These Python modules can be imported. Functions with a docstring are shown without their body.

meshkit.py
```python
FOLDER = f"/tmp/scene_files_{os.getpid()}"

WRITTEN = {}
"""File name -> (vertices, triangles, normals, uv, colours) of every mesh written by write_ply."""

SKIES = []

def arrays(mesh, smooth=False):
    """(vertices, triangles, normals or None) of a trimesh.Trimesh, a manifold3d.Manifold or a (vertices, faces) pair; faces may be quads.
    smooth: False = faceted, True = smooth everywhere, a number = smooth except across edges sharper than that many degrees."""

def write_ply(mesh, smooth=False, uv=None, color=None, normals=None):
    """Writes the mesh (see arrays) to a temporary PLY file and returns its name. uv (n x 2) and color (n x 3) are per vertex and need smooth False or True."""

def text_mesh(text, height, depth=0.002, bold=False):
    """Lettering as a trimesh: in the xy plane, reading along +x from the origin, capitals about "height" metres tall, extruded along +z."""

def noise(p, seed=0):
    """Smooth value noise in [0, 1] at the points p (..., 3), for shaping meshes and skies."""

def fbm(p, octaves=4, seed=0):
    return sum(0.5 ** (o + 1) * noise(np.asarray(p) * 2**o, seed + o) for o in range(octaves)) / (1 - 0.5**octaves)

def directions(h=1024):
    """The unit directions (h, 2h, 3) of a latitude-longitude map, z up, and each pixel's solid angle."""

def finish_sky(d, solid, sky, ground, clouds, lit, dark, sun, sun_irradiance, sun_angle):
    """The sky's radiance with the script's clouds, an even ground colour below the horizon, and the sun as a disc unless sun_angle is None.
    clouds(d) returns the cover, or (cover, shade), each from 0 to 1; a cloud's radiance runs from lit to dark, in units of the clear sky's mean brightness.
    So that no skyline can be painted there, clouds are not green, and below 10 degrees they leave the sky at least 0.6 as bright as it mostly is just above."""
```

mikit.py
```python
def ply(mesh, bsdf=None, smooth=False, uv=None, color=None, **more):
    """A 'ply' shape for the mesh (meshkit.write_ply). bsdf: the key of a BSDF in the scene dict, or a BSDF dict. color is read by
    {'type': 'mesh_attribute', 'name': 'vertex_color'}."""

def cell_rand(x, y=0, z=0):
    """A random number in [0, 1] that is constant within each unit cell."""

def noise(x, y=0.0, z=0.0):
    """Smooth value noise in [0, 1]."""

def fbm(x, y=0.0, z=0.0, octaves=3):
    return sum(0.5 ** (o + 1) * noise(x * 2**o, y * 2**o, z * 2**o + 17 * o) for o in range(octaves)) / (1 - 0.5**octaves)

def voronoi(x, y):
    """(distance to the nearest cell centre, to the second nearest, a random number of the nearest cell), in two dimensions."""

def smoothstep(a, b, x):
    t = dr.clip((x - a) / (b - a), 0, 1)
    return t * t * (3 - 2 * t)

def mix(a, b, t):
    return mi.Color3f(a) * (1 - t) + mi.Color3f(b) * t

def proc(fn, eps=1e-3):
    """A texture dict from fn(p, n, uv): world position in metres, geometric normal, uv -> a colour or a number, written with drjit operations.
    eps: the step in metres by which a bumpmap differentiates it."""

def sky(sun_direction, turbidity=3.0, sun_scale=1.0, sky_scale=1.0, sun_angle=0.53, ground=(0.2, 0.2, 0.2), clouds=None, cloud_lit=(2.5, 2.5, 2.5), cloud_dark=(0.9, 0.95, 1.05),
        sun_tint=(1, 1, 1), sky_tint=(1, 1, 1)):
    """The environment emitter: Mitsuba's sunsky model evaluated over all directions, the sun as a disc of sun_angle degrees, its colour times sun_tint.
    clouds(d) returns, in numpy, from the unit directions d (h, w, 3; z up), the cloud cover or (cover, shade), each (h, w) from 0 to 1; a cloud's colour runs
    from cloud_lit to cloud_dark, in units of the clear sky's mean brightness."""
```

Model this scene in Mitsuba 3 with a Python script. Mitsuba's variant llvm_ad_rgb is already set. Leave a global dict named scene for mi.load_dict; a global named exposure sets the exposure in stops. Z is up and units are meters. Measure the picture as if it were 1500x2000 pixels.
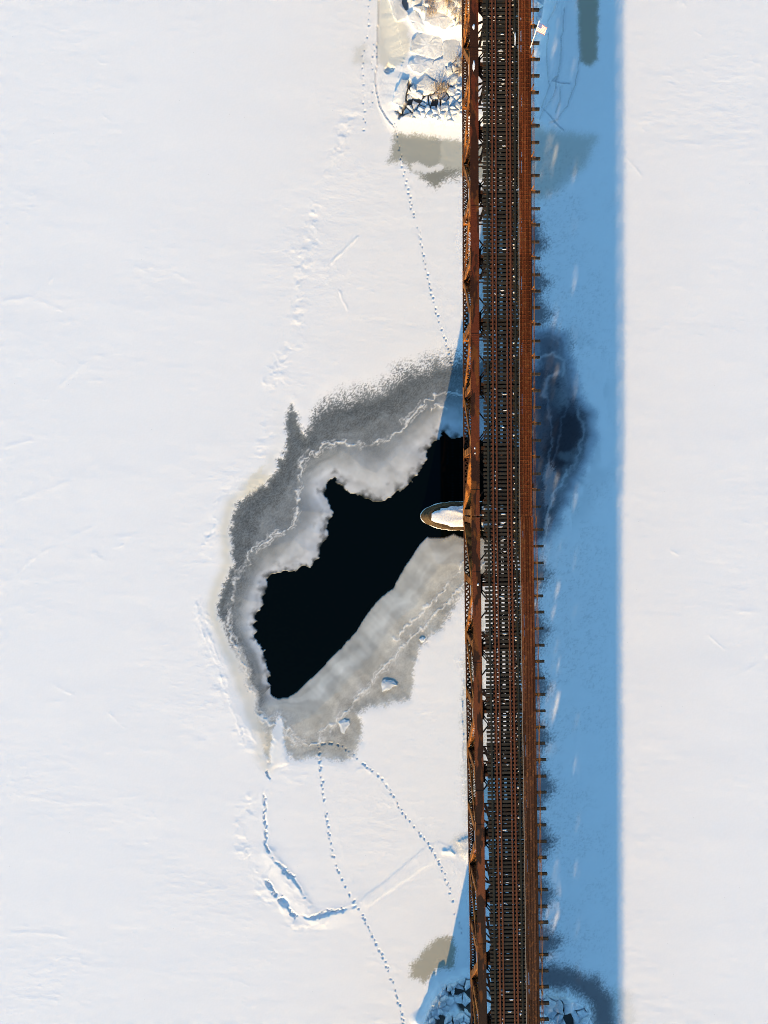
import math, random
import numpy as np
import trimesh
import mitsuba as mi
import drjit as dr
import mikit, meshkit
from mikit import proc, noise, fbm, smoothstep, mix
from scipy import ndimage
from scipy.spatial import Voronoi
from shapely.geometry import Polygon, Point
T = mi.ScalarTransform4f
scene, labels = {}, {}
rng = np.random.default_rng(11)
random.seed(11)

# ------------------------------------------------------------------ camera, sky, exposure
F, HC = 1556.0, 85.0                      # focal length in photo pixels, height of the drone above the river
S0 = F / HC                               # photo pixels per metre on the ice: the plan scale of the river map below
scene['camera'] = {'type': 'perspective', 'fov': 2 * math.degrees(math.atan(750 / F)), 'fov_axis': 'x', 'near_clip': 0.5, 'far_clip': 3000.0,
                   'to_world': T().look_at(origin=[0, 0, HC], target=[0, 0, 0], up=[0, 1, 0])}
EL, AZ = math.radians(16.2), math.radians(11.3)
SUN = (-math.sin(AZ) * math.cos(EL), -math.cos(AZ) * math.cos(EL), math.sin(EL))
scene['sky'] = mikit.sky(SUN, turbidity=3, sun_scale=1.0, sky_scale=1.0, sun_tint=(1.06, 1.005, 0.87), sky_tint=(0.73, 1.18, 1.45), ground=(0.7, 0.7, 0.7))
exposure = 2.7

# ------------------------------------------------------------------ materials
def colour_bsdf(key, fn, rough=0.8, spec=0.3, bump=None, bscale=1.0, metallic=0.0):
    b = {'type': 'principled', 'base_color': proc(fn), 'roughness': rough, 'specular': spec, 'metallic': metallic}
    scene[key] = {'type': 'twosided', 'bsdf': b}
def C(r, g, b): return mi.Color3f(r, g, b)

def rust_top(p, n, uv):                  # flaking rust-brown paint on the chord tops
    a = fbm(p.x * 1.6, p.y * 0.33, p.z * 0.6, octaves=4)
    a = a + 0.16 * (fbm(p.x * 6, p.y * 2.2, p.z * 6, octaves=3) - 0.5)
    t = smoothstep(0.50, 0.54, a)
    fine = 0.8 + 0.4 * fbm(p.x * 9, p.y * 9, p.z * 9, octaves=2)
    south = smoothstep(30, -45, p.y)
    dark = mix(C(0.038, 0.015, 0.009), C(0.028, 0.016, 0.012), south)
    red = mix(C(0.105, 0.026, 0.012), C(0.150, 0.050, 0.022), south)
    o = smoothstep(0.60, 0.72, fbm(p.x * 2.3 + 9, p.y * 0.9, p.z, octaves=3))
    return mix(mix(dark, red, t), C(0.17, 0.058, 0.015), o * 0.6) * fine
def rust_web(p, n, uv):
    a = fbm(p.x * 3, p.y * 1.5, p.z * 1.5, octaves=3)
    return mix(C(0.075, 0.027, 0.011), C(0.27, 0.105, 0.028), smoothstep(0.34, 0.62, a)) * (0.75 + 0.5 * fbm(p.x * 11, p.y * 11, p.z * 11, octaves=2))
def rust_dark(p, n, uv):
    return mix(C(0.030, 0.017, 0.012), C(0.075, 0.032, 0.018), fbm(p.x * 4, p.y * 2, p.z * 4, octaves=3))
def rail_rust(p, n, uv):
    return mix(C(0.080, 0.030, 0.018), C(0.155, 0.060, 0.032), fbm(p.x * 9, p.y * 1.3, p.z * 9, octaves=3))
def timber(p, n, uv):
    row = mikit.cell_rand(dr.floor(p.y / 0.346 + 0.31), 3.0)
    g = fbm(p.x * 3, p.y * 26, p.z * 26, octaves=3)
    c = mix(C(0.015, 0.0135, 0.0115), C(0.052, 0.046, 0.037), g * 0.6 + row * 0.4)
    return mix(c, C(0.035, 0.022, 0.015), smoothstep(0.5, 0.8, fbm(p.x * 1.4, p.y * 1.2, 4.0, octaves=2)) * 0.5)
def timber_dark(p, n, uv):
    return mix(C(0.012, 0.013, 0.0115), C(0.036, 0.035, 0.028), fbm(p.x * 20, p.y * 1.6, p.z * 20, octaves=3))
def plank_tone(tone):
  def plank(p, n, uv):
      g = fbm(p.x * 24, p.y * 1.2, p.z * 8, octaves=3)
      south = smoothstep(8, -30, p.y)
      c = mix(C(0.095, 0.023, 0.008), C(0.170, 0.045, 0.014), g)
      c = mix(c, mix(C(0.042, 0.020, 0.012), C(0.098, 0.044, 0.025), g), south)
      spot = smoothstep(0.62, 0.72, fbm(p.x * 9, p.y * 6, 2.0, octaves=2))
      return mix(c, C(0.22, 0.085, 0.028), spot * 0.5) * tone
  return plank
def stone(p, n, uv):
    g = fbm(p.x * 2.5, p.y * 2.5, p.z * 2.5, octaves=4)
    c = mix(C(0.028, 0.023, 0.017), C(0.17, 0.110, 0.055), g)
    return mix(c, C(0.04, 0.034, 0.028), smoothstep(0.5, 0.75, fbm(p.x * 0.8, p.y * 0.8, p.z * 3, octaves=3)) * 0.7)
for key, fn, r in (('rust_top', rust_top, 0.75), ('rust_web', rust_web, 0.75), ('rust_dark', rust_dark, 0.8), ('rail_rust', rail_rust, 0.55), ('timber', timber, 0.85),
                   ('timber_dark', timber_dark, 0.85), ('plank', plank_tone(0.86), 0.8), ('plank_dark', plank_tone(0.50), 0.8), ('plank_light', plank_tone(1.15), 0.8), ('stone', stone, 0.9)):
    colour_bsdf(key, fn, r, 0.06)
scene['snow'] = {'type': 'twosided', 'bsdf': {'type': 'diffuse', 'reflectance': {'type': 'mesh_attribute', 'name': 'vertex_color'}}}
scene['thin_ice'] = {'type': 'twosided', 'bsdf': {'type': 'principled', 'base_color': {'type': 'mesh_attribute', 'name': 'vertex_color'}, 'roughness': 0.5, 'specular': 0.12}}
colour_bsdf('white_snow', lambda p, n, uv: mix(C(0.80, 0.81, 0.83), C(0.90, 0.90, 0.91), fbm(p.x * 3, p.y * 3, p.z * 3, octaves=3)), 0.9, 0.1)
colour_bsdf('block_ice', lambda p, n, uv: mix(mix(C(0.52, 0.55, 0.58), C(0.80, 0.82, 0.84), smoothstep(0.38, 0.66, fbm(p.x * 0.7, p.y * 0.7, p.z, octaves=4))),
            C(0.76, 0.78, 0.81), 0.2), 0.7, 0.05)
scene['dark_water'] = {'type': 'principled', 'base_color': {'type': 'rgb', 'value': [0.0010, 0.0026, 0.0024]}, 'roughness': 0.04, 'specular': 0.10}
scene['pale_steel'] = {'type': 'twosided', 'bsdf': {'type': 'principled', 'base_color': {'type': 'rgb', 'value': [0.30, 0.26, 0.21]}, 'roughness': 0.6}}
for key, col in (('flag_white', (0.80, 0.78, 0.76)), ('flag_red', (0.42, 0.09, 0.10)), ('flag_blue', (0.10, 0.13, 0.30)), ('pole_white', (0.8, 0.8, 0.8))):
    scene[key] = {'type': 'twosided', 'bsdf': {'type': 'diffuse', 'reflectance': {'type': 'rgb', 'value': list(col)}}}
colour_bsdf('dry_grass', lambda p, n, uv: mix(C(0.24, 0.16, 0.10), C(0.50, 0.38, 0.24), noise(p.x * 4, p.y * 4, p.z * 3)), 0.9, 0.1)

# ------------------------------------------------------------------ naming helpers
taken = {}
def numbered(name):
    k = taken.get(name, 0)
    taken[name] = k + 1
    return name if k == 0 else f'{name}_{k:03d}'
def tag(key, label=None, cat=None, group=None, kind=None):
    d = labels.setdefault(key, {})
    for a, b in (('label', label), ('category', cat), ('group', group), ('kind', kind)):
        if b: d[a] = b
def put(name, mesh, bsdf, parent=None, smooth=False, kind=None):
    key = numbered(name if parent is None else f'{parent}__{name}')
    scene[key] = mikit.ply(mesh, bsdf, smooth=smooth)
    if kind: tag(key, kind=kind)
    return key

# ------------------------------------------------------------------ mesh helpers
BOXF = np.array([[0, 2, 3], [0, 3, 1], [4, 5, 7], [4, 7, 6], [0, 1, 5], [0, 5, 4], [2, 6, 7], [2, 7, 3], [0, 4, 6], [0, 6, 2], [1, 3, 7], [1, 7, 5]])
class MB:
    """Collects boxes, bars and loose meshes into one mesh."""
    def __init__(s): s.v, s.f, s.n = [], [], 0
    def add(s, v, f):
        v = np.asarray(v, float); s.v.append(v); s.f.append(np.asarray(f, int) + s.n); s.n += len(v); return s
    def frame(s, c, ax, ay, az):         # box: centre and three half-axis vectors
        c, ax, ay, az = (np.asarray(q, float) for q in (c, ax, ay, az))
        v = [c + sx * ax + sy * ay + sz * az for sx in (-1, 1) for sy in (-1, 1) for sz in (-1, 1)]
        f = BOXF if np.dot(np.cross(ax, ay), az) > 0 else BOXF[:, ::-1]
        return s.add(v, f)
    def box(s, x0, x1, y0, y1, z0, z1):
        return s.frame(((x0 + x1) / 2, (y0 + y1) / 2, (z0 + z1) / 2), ((x1 - x0) / 2, 0, 0), (0, (y1 - y0) / 2, 0), (0, 0, (z1 - z0) / 2))
    def bar(s, p, q, w, h, side=(1, 0, 0)):  # bar p-q, width w along "side", depth h across
        p, q = np.asarray(p, float), np.asarray(q, float)
        a = q - p; L = np.linalg.norm(a); a = a / L
        sd = np.asarray(side, float); sd = sd - a * np.dot(sd, a); sd /= np.linalg.norm(sd)
        b = np.cross(a, sd)
        return s.frame((p + q) / 2, sd * w / 2, a * L / 2, b * h / 2)
    def mesh(s): return np.vstack(s.v), np.vstack(s.f)
    def moved(s, M):
        v, f = s.mesh()
        return v @ M[:3, :3].T + M[:3, 3], f

def smooth01(a, b, x):
    t = np.clip((x - a) / (b - a), 0, 1)
    return t * t * (3 - 2 * t)

# ------------------------------------------------------------------ the river: one height field, mapped in plan units (photo pixels at ice level)
STEP = 0.11
GX, GY = np.arange(-45.1, 45.1 + 1e-6, STEP), np.arange(-59.07, 59.07 + 1e-6, STEP)
X, Y = np.meshgrid(GX, GY)
PX, PY = 750 + S0 * X, 1000 - S0 * Y
CELL = STEP * S0
def nz(sx, sy, seed=0, octaves=3, ox=0.0):
    return meshkit.fbm(np.stack([X / sx + ox, Y / sy, np.zeros_like(X)], -1), octaves, seed)
N1, N2, N3 = nz(0.9, 0.9, 1, 4), nz(0.9, 0.9, 2, 4), nz(3.0, 3.0, 3, 4)
N4, N5 = nz(0.35, 0.35, 4, 2), nz(0.35, 0.35, 9, 2)
RAW = rng.random(X.shape)
WX, WY = (N1 - 0.5), (N2 - 0.5)

def inside(poly, qx, qy):
    poly = np.asarray(poly, float)
    out = np.zeros(qx.shape, bool)
    m = 40
    win = (qx > poly[:, 0].min() - m) & (qx < poly[:, 0].max() + m) & (qy > poly[:, 1].min() - m) & (qy < poly[:, 1].max() + m)
    x, y = qx[win], qy[win]
    r = np.zeros(x.shape, bool)
    for (x0, y0), (x1, y1) in zip(poly, np.roll(poly, -1, 0)):
        if y0 == y1: continue
        r ^= ((y0 > y) != (y1 > y)) & (x < (x1 - x0) * (y - y0) / (y1 - y0) + x0)
    out[win] = r
    return out
def sd(poly, warp=0.0, warp2=0.0):
    """Signed distance in plan units, positive inside, with a noise-warped outline."""
    m = inside(poly, PX + warp * 2 * WX + warp2 * 2 * (N4 - 0.5), PY + warp * 2 * WY + warp2 * 2 * (RAW - 0.5))
    return (ndimage.distance_transform_edt(m) - ndimage.distance_transform_edt(~m)) * CELL
def line(pts, reach=30, warp=0.0, warp2=0.0):
    """Distance in plan units to a polyline (large beyond reach) and the side it lies on."""
    d = np.full(X.shape, 1e3); side = np.zeros(X.shape)
    qx, qy = PX + warp * 2 * WX + warp2 * 2 * (N4 - 0.5), PY + warp * 2 * WY + warp2 * 2 * (N5 - 0.5)
    for (x0, y0), (x1, y1) in zip(pts[:-1], pts[1:]):
        mg = reach + warp
        i0, i1 = np.searchsorted(GX, ((min(x0, x1) - mg - 750) / S0, (max(x0, x1) + mg - 750) / S0))
        j0, j1 = np.searchsorted(GY, ((1000 - max(y0, y1) - mg) / S0, (1000 - min(y0, y1) + mg) / S0))
        if i1 <= i0 or j1 <= j0: continue
        sl = (slice(j0, j1), slice(i0, i1))
        ax, ay, bx, by = qx[sl] - x0, qy[sl] - y0, x1 - x0, y1 - y0
        t = np.clip((ax * bx + ay * by) / (bx * bx + by * by), 0, 1)
        e = np.hypot(ax - t * bx, ay - t * by)
        c = bx * ay - by * ax
        near = e < d[sl]
        side[sl] = np.where(near, np.sign(c), side[sl]); d[sl] = np.where(near, e, d[sl])
    return d, side

WATER = [(1030, 900), (1005, 872), (960, 862), (905, 860), (880, 852), (862, 845), (848, 864), (836, 887), (828, 905), (818, 920), (803, 937), (794, 948), (783, 957), (770, 966), (760, 976), (745, 981),
         (722, 978), (700, 971), (684, 962), (665, 951), (651, 940), (641, 936), (637, 962), (646, 990), (645, 1006), (640, 1032), (632, 1066), (625, 1086), (610, 1104), (590, 1104), (579, 1114),
         (560, 1114), (540, 1119), (524, 1129), (520, 1160), (514, 1180), (505, 1200), (495, 1220), (497, 1236), (510, 1256), (517, 1272), (522, 1290), (526, 1312), (529, 1332), (530, 1356),
         (545, 1363), (563, 1361), (580, 1350), (600, 1330), (625, 1307), (645, 1285), (670, 1260), (695, 1233), (706, 1213), (735, 1174), (768, 1146), (788, 1110), (800, 1093), (818, 1062),
         (834, 1048), (868, 1049), (886, 1042), (905, 1050), (960, 1048), (1005, 1042), (1032, 1010), (1040, 950)]
SHELF = [(1050, 690), (960, 690), (905, 698), (885, 697), (850, 704), (825, 714), (800, 722), (772, 734), (746, 757), (720, 766), (690, 773), (660, 781), (632, 788), (608, 818), (598, 850), (592, 846),
         (588, 826), (580, 806), (568, 788), (562, 808), (562, 842), (559, 872), (552, 896), (540, 916), (516, 944), (490, 962), (471, 982), (460, 1002), (452, 1030), (450, 1060), (449, 1088),
         (455, 1102), (446, 1128), (431, 1160), (427, 1200), (440, 1228), (456, 1264), (476, 1314), (492, 1354), (510, 1402), (518, 1430), (522, 1462), (526, 1492), (532, 1450), (534, 1424),
         (541, 1404), (547, 1396), (552, 1410), (555, 1436), (561, 1466), (582, 1482), (620, 1476), (650, 1479), (672, 1484), (696, 1466), (704, 1440), (705, 1412), (701, 1392), (722, 1376),
         (762, 1373), (802, 1362), (808, 1340), (808, 1300), (812, 1272), (832, 1246), (862, 1230), (878, 1200), (890, 1172), (908, 1150), (960, 1120), (1010, 1090), (1050, 1060)]
south_side = smooth01(-30, 30, (PX - 530) * (-0.72) + (1360 - PY) * (-0.69))        # 0 beyond the lower bank of the lead
bank = ((PX - 530) * 300 + (PY - 1360) * 290)                                       # > 0 south-east of the lead's straight lower edge
ragged = np.where(bank > -6000, 1.6, 8.5)
m = inside(WATER, PX + ragged * 2 * WX + ragged * 0.9 * (N4 - 0.5), PY + ragged * 2 * WY + ragged * 0.9 * (N5 - 0.5))
m = ndimage.binary_opening(m, iterations=1)
sdw = (ndimage.distance_transform_edt(m) - ndimage.distance_transform_edt(~m)) * CELL   # > 0 over open water
sds = sd(SHELF, 7, 4)                                                                # > 0 on the thin grey shelf
SOUTH = smooth01(-4000, 9000, bank)                                                  # 1 on the pale lower bank
dw = np.maximum(-sdw, 0)

# heights ---------------------------------------------------------------
H = np.full(X.shape, 0.36)
H += 0.035 * (nz(9, 3.5, 20, 3) - 0.5)
quiet = 0.2 + 1.6 * nz(11, 8, 26, 2)
H += quiet * (0.0115 * (nz(1.5, 0.55, 21, 3) - 0.5) + 0.0066 * (nz(0.55, 0.30, 22, 2) - 0.5))
rip = nz(2.6, 0.5, 23, 3); H += 0.009 * np.abs(rip - 0.5) * smooth01(0.4, 0.7, nz(7, 7, 24, 2))
H += 0.0021 * (RAW - 0.5)
scuff = smooth01(0.60, 0.78, nz(5, 4, 27, 3)); H += scuff * 0.04 * np.maximum(0, nz(0.6, 0.45, 28, 2) - 0.55)
RB = nz(0.9, 0.9, 25, 3)
def ridge(pts, w, h, warp=3.0, skew=0.0):
    global H
    d, s = line(pts, w * 3 + 4, warp)
    H = H + 0.55 * h * np.exp(-(d / w) ** 2) * (1 + skew * s) * np.clip(0.25 + 2.2 * (RB - 0.35), 0, 1.3)
# wind ridges and drift marks in the open snow
for pts, w, h in (([(648, 516), (660, 502), (678, 487), (698, 466)], 2.4, 0.07), ([(664, 571), (672, 590), (679, 607)], 2.0, 0.06), ([(0, 992), (60, 968), (120, 946), (195, 905)], 5, 0.028),
                  ([(0, 880), (70, 858)], 4, 0.025), ([(92, 782), (130, 745), (175, 705), (212, 664)], 4, 0.03), ([(5, 1145), (80, 1080), (150, 1045), (200, 1020)], 4, 0.03),
                  ([(105, 1335), (145, 1355)], 3, 0.03), ([(215, 1392), (270, 1440)], 3, 0.03), ([(40, 1550), (140, 1568)], 4, 0.028), ([(95, 1130), (140, 1115)], 5, 0.05), ([(185, 1080), (205, 1095)], 5, 0.04),
                  ([(240, 1050), (280, 1040)], 4, 0.03), ([(1330, 393), (1356, 427)], 2.2, 0.05), ([(1222, 310), (1250, 346)], 2.2, 0.05), ([(1333, 10), (1338, 17)], 2.5, 0.05), ([(1355, 65), (1366, 72)], 2.5, 0.05),
                  ([(1385, 215), (1420, 222)], 3, 0.03), ([(1310, 1075), (1322, 1082)], 3, 0.06), ([(1380, 1240), (1410, 1266)], 3, 0.035), ([(1430, 1320), (1478, 1295)], 3, 0.03), ([(30, 1820), (90, 1818), (130, 1826)], 4, 0.03),
                  ([(10, 590), (60, 580), (125, 610)], 4, 0.03), ([(100, 552), (108, 540)], 3, 0.05), ([(205, 228), (230, 250)], 3, 0.03), ([(60, 1945), (110, 1950)], 5, 0.03), ([(700, 1500), (715, 1497), (722, 1504)], 4, 0.07)):
    ridge(pts, w, h)
# the wide band of broken, drifted snow round the lead
band = [(690, 230), (650, 330), (615, 420), (600, 490), (590, 570), (572, 660), (540, 725), (517, 800), (508, 870), (470, 935), (430, 1000), (407, 1062), (386, 1120), (386, 1182), (412, 1275), (446, 1365),
        (478, 1448), (492, 1540), (470, 1640), (505, 1745), (570, 1805), (630, 1806)]
d, s = line(band, 60, 12)
wgt = np.exp(-(d / 17) ** 2)
patchy = smooth01(0.32, 0.62, nz(2.4, 2.4, 34, 2))
H += wgt * patchy * (0.10 * (nz(0.75, 0.6, 30, 3) - 0.5) + 0.022 * np.maximum(0, nz(0.4, 0.35, 31, 2) - 0.55) * 4)
for pts in ([(385, 1180), (400, 1235), (425, 1290), (440, 1340), (462, 1400), (480, 1450)], [(408, 1230), (440, 1310), (470, 1390), (500, 1445)], [(432, 1215), (462, 1290), (490, 1365), (512, 1420)]):
    ridge(pts, 4, 0.045, 6, 0.5)
for k in range(46):                                                                  # small lumps of drift, all over
    x0, y0 = rng.uniform(0, 1500), rng.uniform(0, 2000)
    if not (380 < x0 < 1230): ridge([(x0, y0), (x0 + rng.uniform(8, 30), y0 + rng.uniform(-9, 9))], rng.uniform(2, 5), rng.uniform(0.012, 0.035))
# plateau of the old ice road running up to the bridge, and its broken crescent of plates
ROAD = [(700, 1757), (760, 1712), (832, 1650), (858, 1640), (882, 1652), (862, 1672), (790, 1718), (718, 1768)]
r = sd(ROAD, 2)
H += 0.030 * smooth01(-5, 5, r) * (0.5 + N3)
HOLES = [[(545, 1679), (556, 1690), (578, 1711), (567, 1710), (553, 1699)], [(518, 1716), (526, 1717), (536, 1728), (530, 1732), (522, 1724)], [(530, 1730), (540, 1738), (543, 1746), (536, 1740)],
         [(545, 1751), (556, 1747), (568, 1763), (563, 1768), (551, 1761)], [(560, 1770), (567, 1773), (582, 1788), (572, 1786)], [(604, 1784), (616, 1783), (634, 1777), (660, 1773), (664, 1776), (636, 1784), (615, 1791)],
         [(638, 1776), (641, 1772), (645, 1779)], [(664, 1773), (668, 1770), (672, 1776), (668, 1778)], [(516, 1546), (519, 1552), (519, 1580), (522, 1600), (521, 1616), (517, 1610), (516, 1580)],
         [(517, 1625), (521, 1620), (522, 1650), (528, 1662), (521, 1655)], [(519, 1500), (524, 1508), (528, 1516), (523, 1512)], [(750, 137), (760, 128), (772, 140), (757, 146)]]
holes = np.full(X.shape, -99.0)
for h in HOLES: holes = np.maximum(holes, sd(h, 3.0, 3.0) - 1.0)
lift = np.exp(-(line([(525, 1665), (560, 1720), (585, 1755), (620, 1792), (680, 1782), (705, 1762)], 60, 4)[0] / 16) ** 2)
H += 0.10 * lift * (0.6 + 1.3 * (N3 - 0.5))
ridge([(548, 1684), (575, 1722), (604, 1762)], 4, 0.10, 2); ridge([(530, 1690), (522, 1712)], 4, 0.08, 2); ridge([(525, 1735), (575, 1795)], 7, 0.12, 3)
ridge([(612, 1768), (590, 1744), (560, 1722)], 3, 0.05, 3)
for pts, w_, dp in (([(522, 1488), (524, 1512), (519, 1545), (517, 1580), (521, 1604), (518, 1625), (522, 1655), (535, 1672), (548, 1684), (562, 1700), (580, 1722), (604, 1764)], 1.3, 0.12), ([(518, 1714), (535, 1735), (552, 1760), (575, 1782), (606, 1788),
        (640, 1782), (672, 1774), (692, 1766)], 1.5, 0.13)):
    d, s = line(pts, 16, 5, 3); H = H - 0.8 * dp * np.exp(-(d / w_) ** 2) * smooth01(0.42, 0.62, RB) + 0.03 * np.exp(-((d - 5) / 3.5) ** 2) * RB
# ice rubble mounds at the ends, with a clean snow slope on the sunny side
MOUND_N = [(772, -200), (770, 40), (790, 120), (770, 200), (775, 238), (830, 246), (905, 250), (1046, 240), (1060, -200)]
MOUND_S = [(905, 1896), (860, 1912), (836, 1950), (815, 2010), (800, 2200), (1200, 2200), (1170, 2010), (1150, 1960), (1115, 1937), (1060, 1928)]
mn, ms = sd(MOUND_N, 5, 0), sd(MOUND_S, 5, 0)
H += 0.50 * smooth01(-34, 22, mn) + 0.05 * (N3 - 0.5) * smooth01(-5, 5, mn)
NORTH_HEAP = [(848, 44), (870, 52), (905, 56), (960, 62), (1030, 70), (1042, -20), (1042, -150), (842, -150)]
SOUTH_HEAP = [(822, 1988), (870, 1966), (905, 1956), (960, 1950), (1020, 1955), (1060, 1975), (1060, 2090), (815, 2090)]
H += 1.70 * smooth01(-62, 40, sd(NORTH_HEAP, 8)) * smooth01(775, 835, PX) * (0.9 + 0.25 * (N3 - 0.5)) + 1.35 * smooth01(-22, 36, sd(SOUTH_HEAP, 6))   # fill heaped against the piers
H += 0.50 * smooth01(-12, 14, ms) + 0.10 * (N3 - 0.5) * smooth01(-5, 5, ms)
PADS = np.maximum(sd([(895, 1640), (918, 1630), (935, 1660), (918, 1690), (900, 1665)], 4), sd([(862, 1660), (880, 1655), (890, 1668)], 3))
H += 0.12 * smooth01(-8, 8, PADS) * (0.5 + N1)
# thin shelf and open water
edge_w = 4 + 11 * smooth01(1250, 900, PY) * smooth01(580, 660, PX)                      # the sunny north rim is a wide dusting, the others are crisper
shelf = np.clip(smooth01(-edge_w, edge_w, sds + 2.2 * edge_w * (RAW - 0.5) + 0.7 * edge_w * (N4 - 0.5) + 0.6 * edge_w * (N1 - 0.5)), 0, 1)
wide = smooth01(-14 - 3.2 * (edge_w - 4), 16 + 1.5 * (edge_w - 4), sds)
H = H * (1 - wide) + wide * (0.27 + 0.02 * (N1 - 0.5) + 0.004 * (RAW - 0.5))
TIP = [(540, 1405), (548, 1396), (553, 1412), (556, 1440), (566, 1490), (530, 1500), (526, 1470), (532, 1430)]
tip = sd(TIP, 2)
H += 0.05 * smooth01(-2, 7, tip)
H = np.minimum(H, np.where(sdw > 0, -0.05 - 0.12 * sdw, 0.025 - 0.0045 * sdw + 0.004 * N1))
CRACKS = [[(1040, 772), (905, 770), (880, 765), (860, 769), (836, 781), (815, 802), (800, 820), (786, 838), (765, 855), (741, 862), (720, 870), (690, 869), (660, 864), (640, 868), (626, 877), (620, 884)],
          [(612, 882), (600, 892), (590, 905), (586, 942), (583, 975), (580, 1002), (574, 1022), (555, 1036), (530, 1053), (506, 1066), (491, 1076), (482, 1095), (470, 1110), (459, 1140), (460, 1158), (451, 1188), (447, 1222), (453, 1240)],
          [(453, 1240), (468, 1280), (486, 1328), (503, 1385), (513, 1404), (525, 1414), (545, 1397)], [(545, 1396), (560, 1420), (575, 1446), (600, 1452), (621, 1448), (626, 1430), (642, 1417), (660, 1405), (680, 1384),
          (700, 1360), (720, 1340), (745, 1310), (770, 1284), (800, 1250), (830, 1220), (870, 1180), (905, 1142), (950, 1100)], [(870, 800), (850, 790), (838, 800)], [(905, 1100), (850, 1170), (770, 1250)]]
crack = np.full(X.shape, 1e3); crack2 = crack.copy()
for i, pts in enumerate(CRACKS):
    d, s = line(pts, 24, 7.0, 6.0)
    crack = np.minimum(crack, d); crack2 = np.minimum(crack2, np.abs(d - 5 - 5 * (N3 - 0.4)) + (3 if i > 3 else 0))
cr = np.exp(-(crack / (1.0 + 1.6 * N5)) ** 2) * smooth01(0.30, 0.55, N3 + 0.5 * (N1 - 0.5) + 0.12) + 0.6 * np.exp(-(crack2 / 1.2) ** 2) * smooth01(0.50, 0.62, nz(1.2, 1.2, 33, 2))
cr = np.clip(cr, 0, 1) * smooth01(2, 8, dw) * (sdw < 0)
H += 0.035 * cr * shelf

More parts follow.
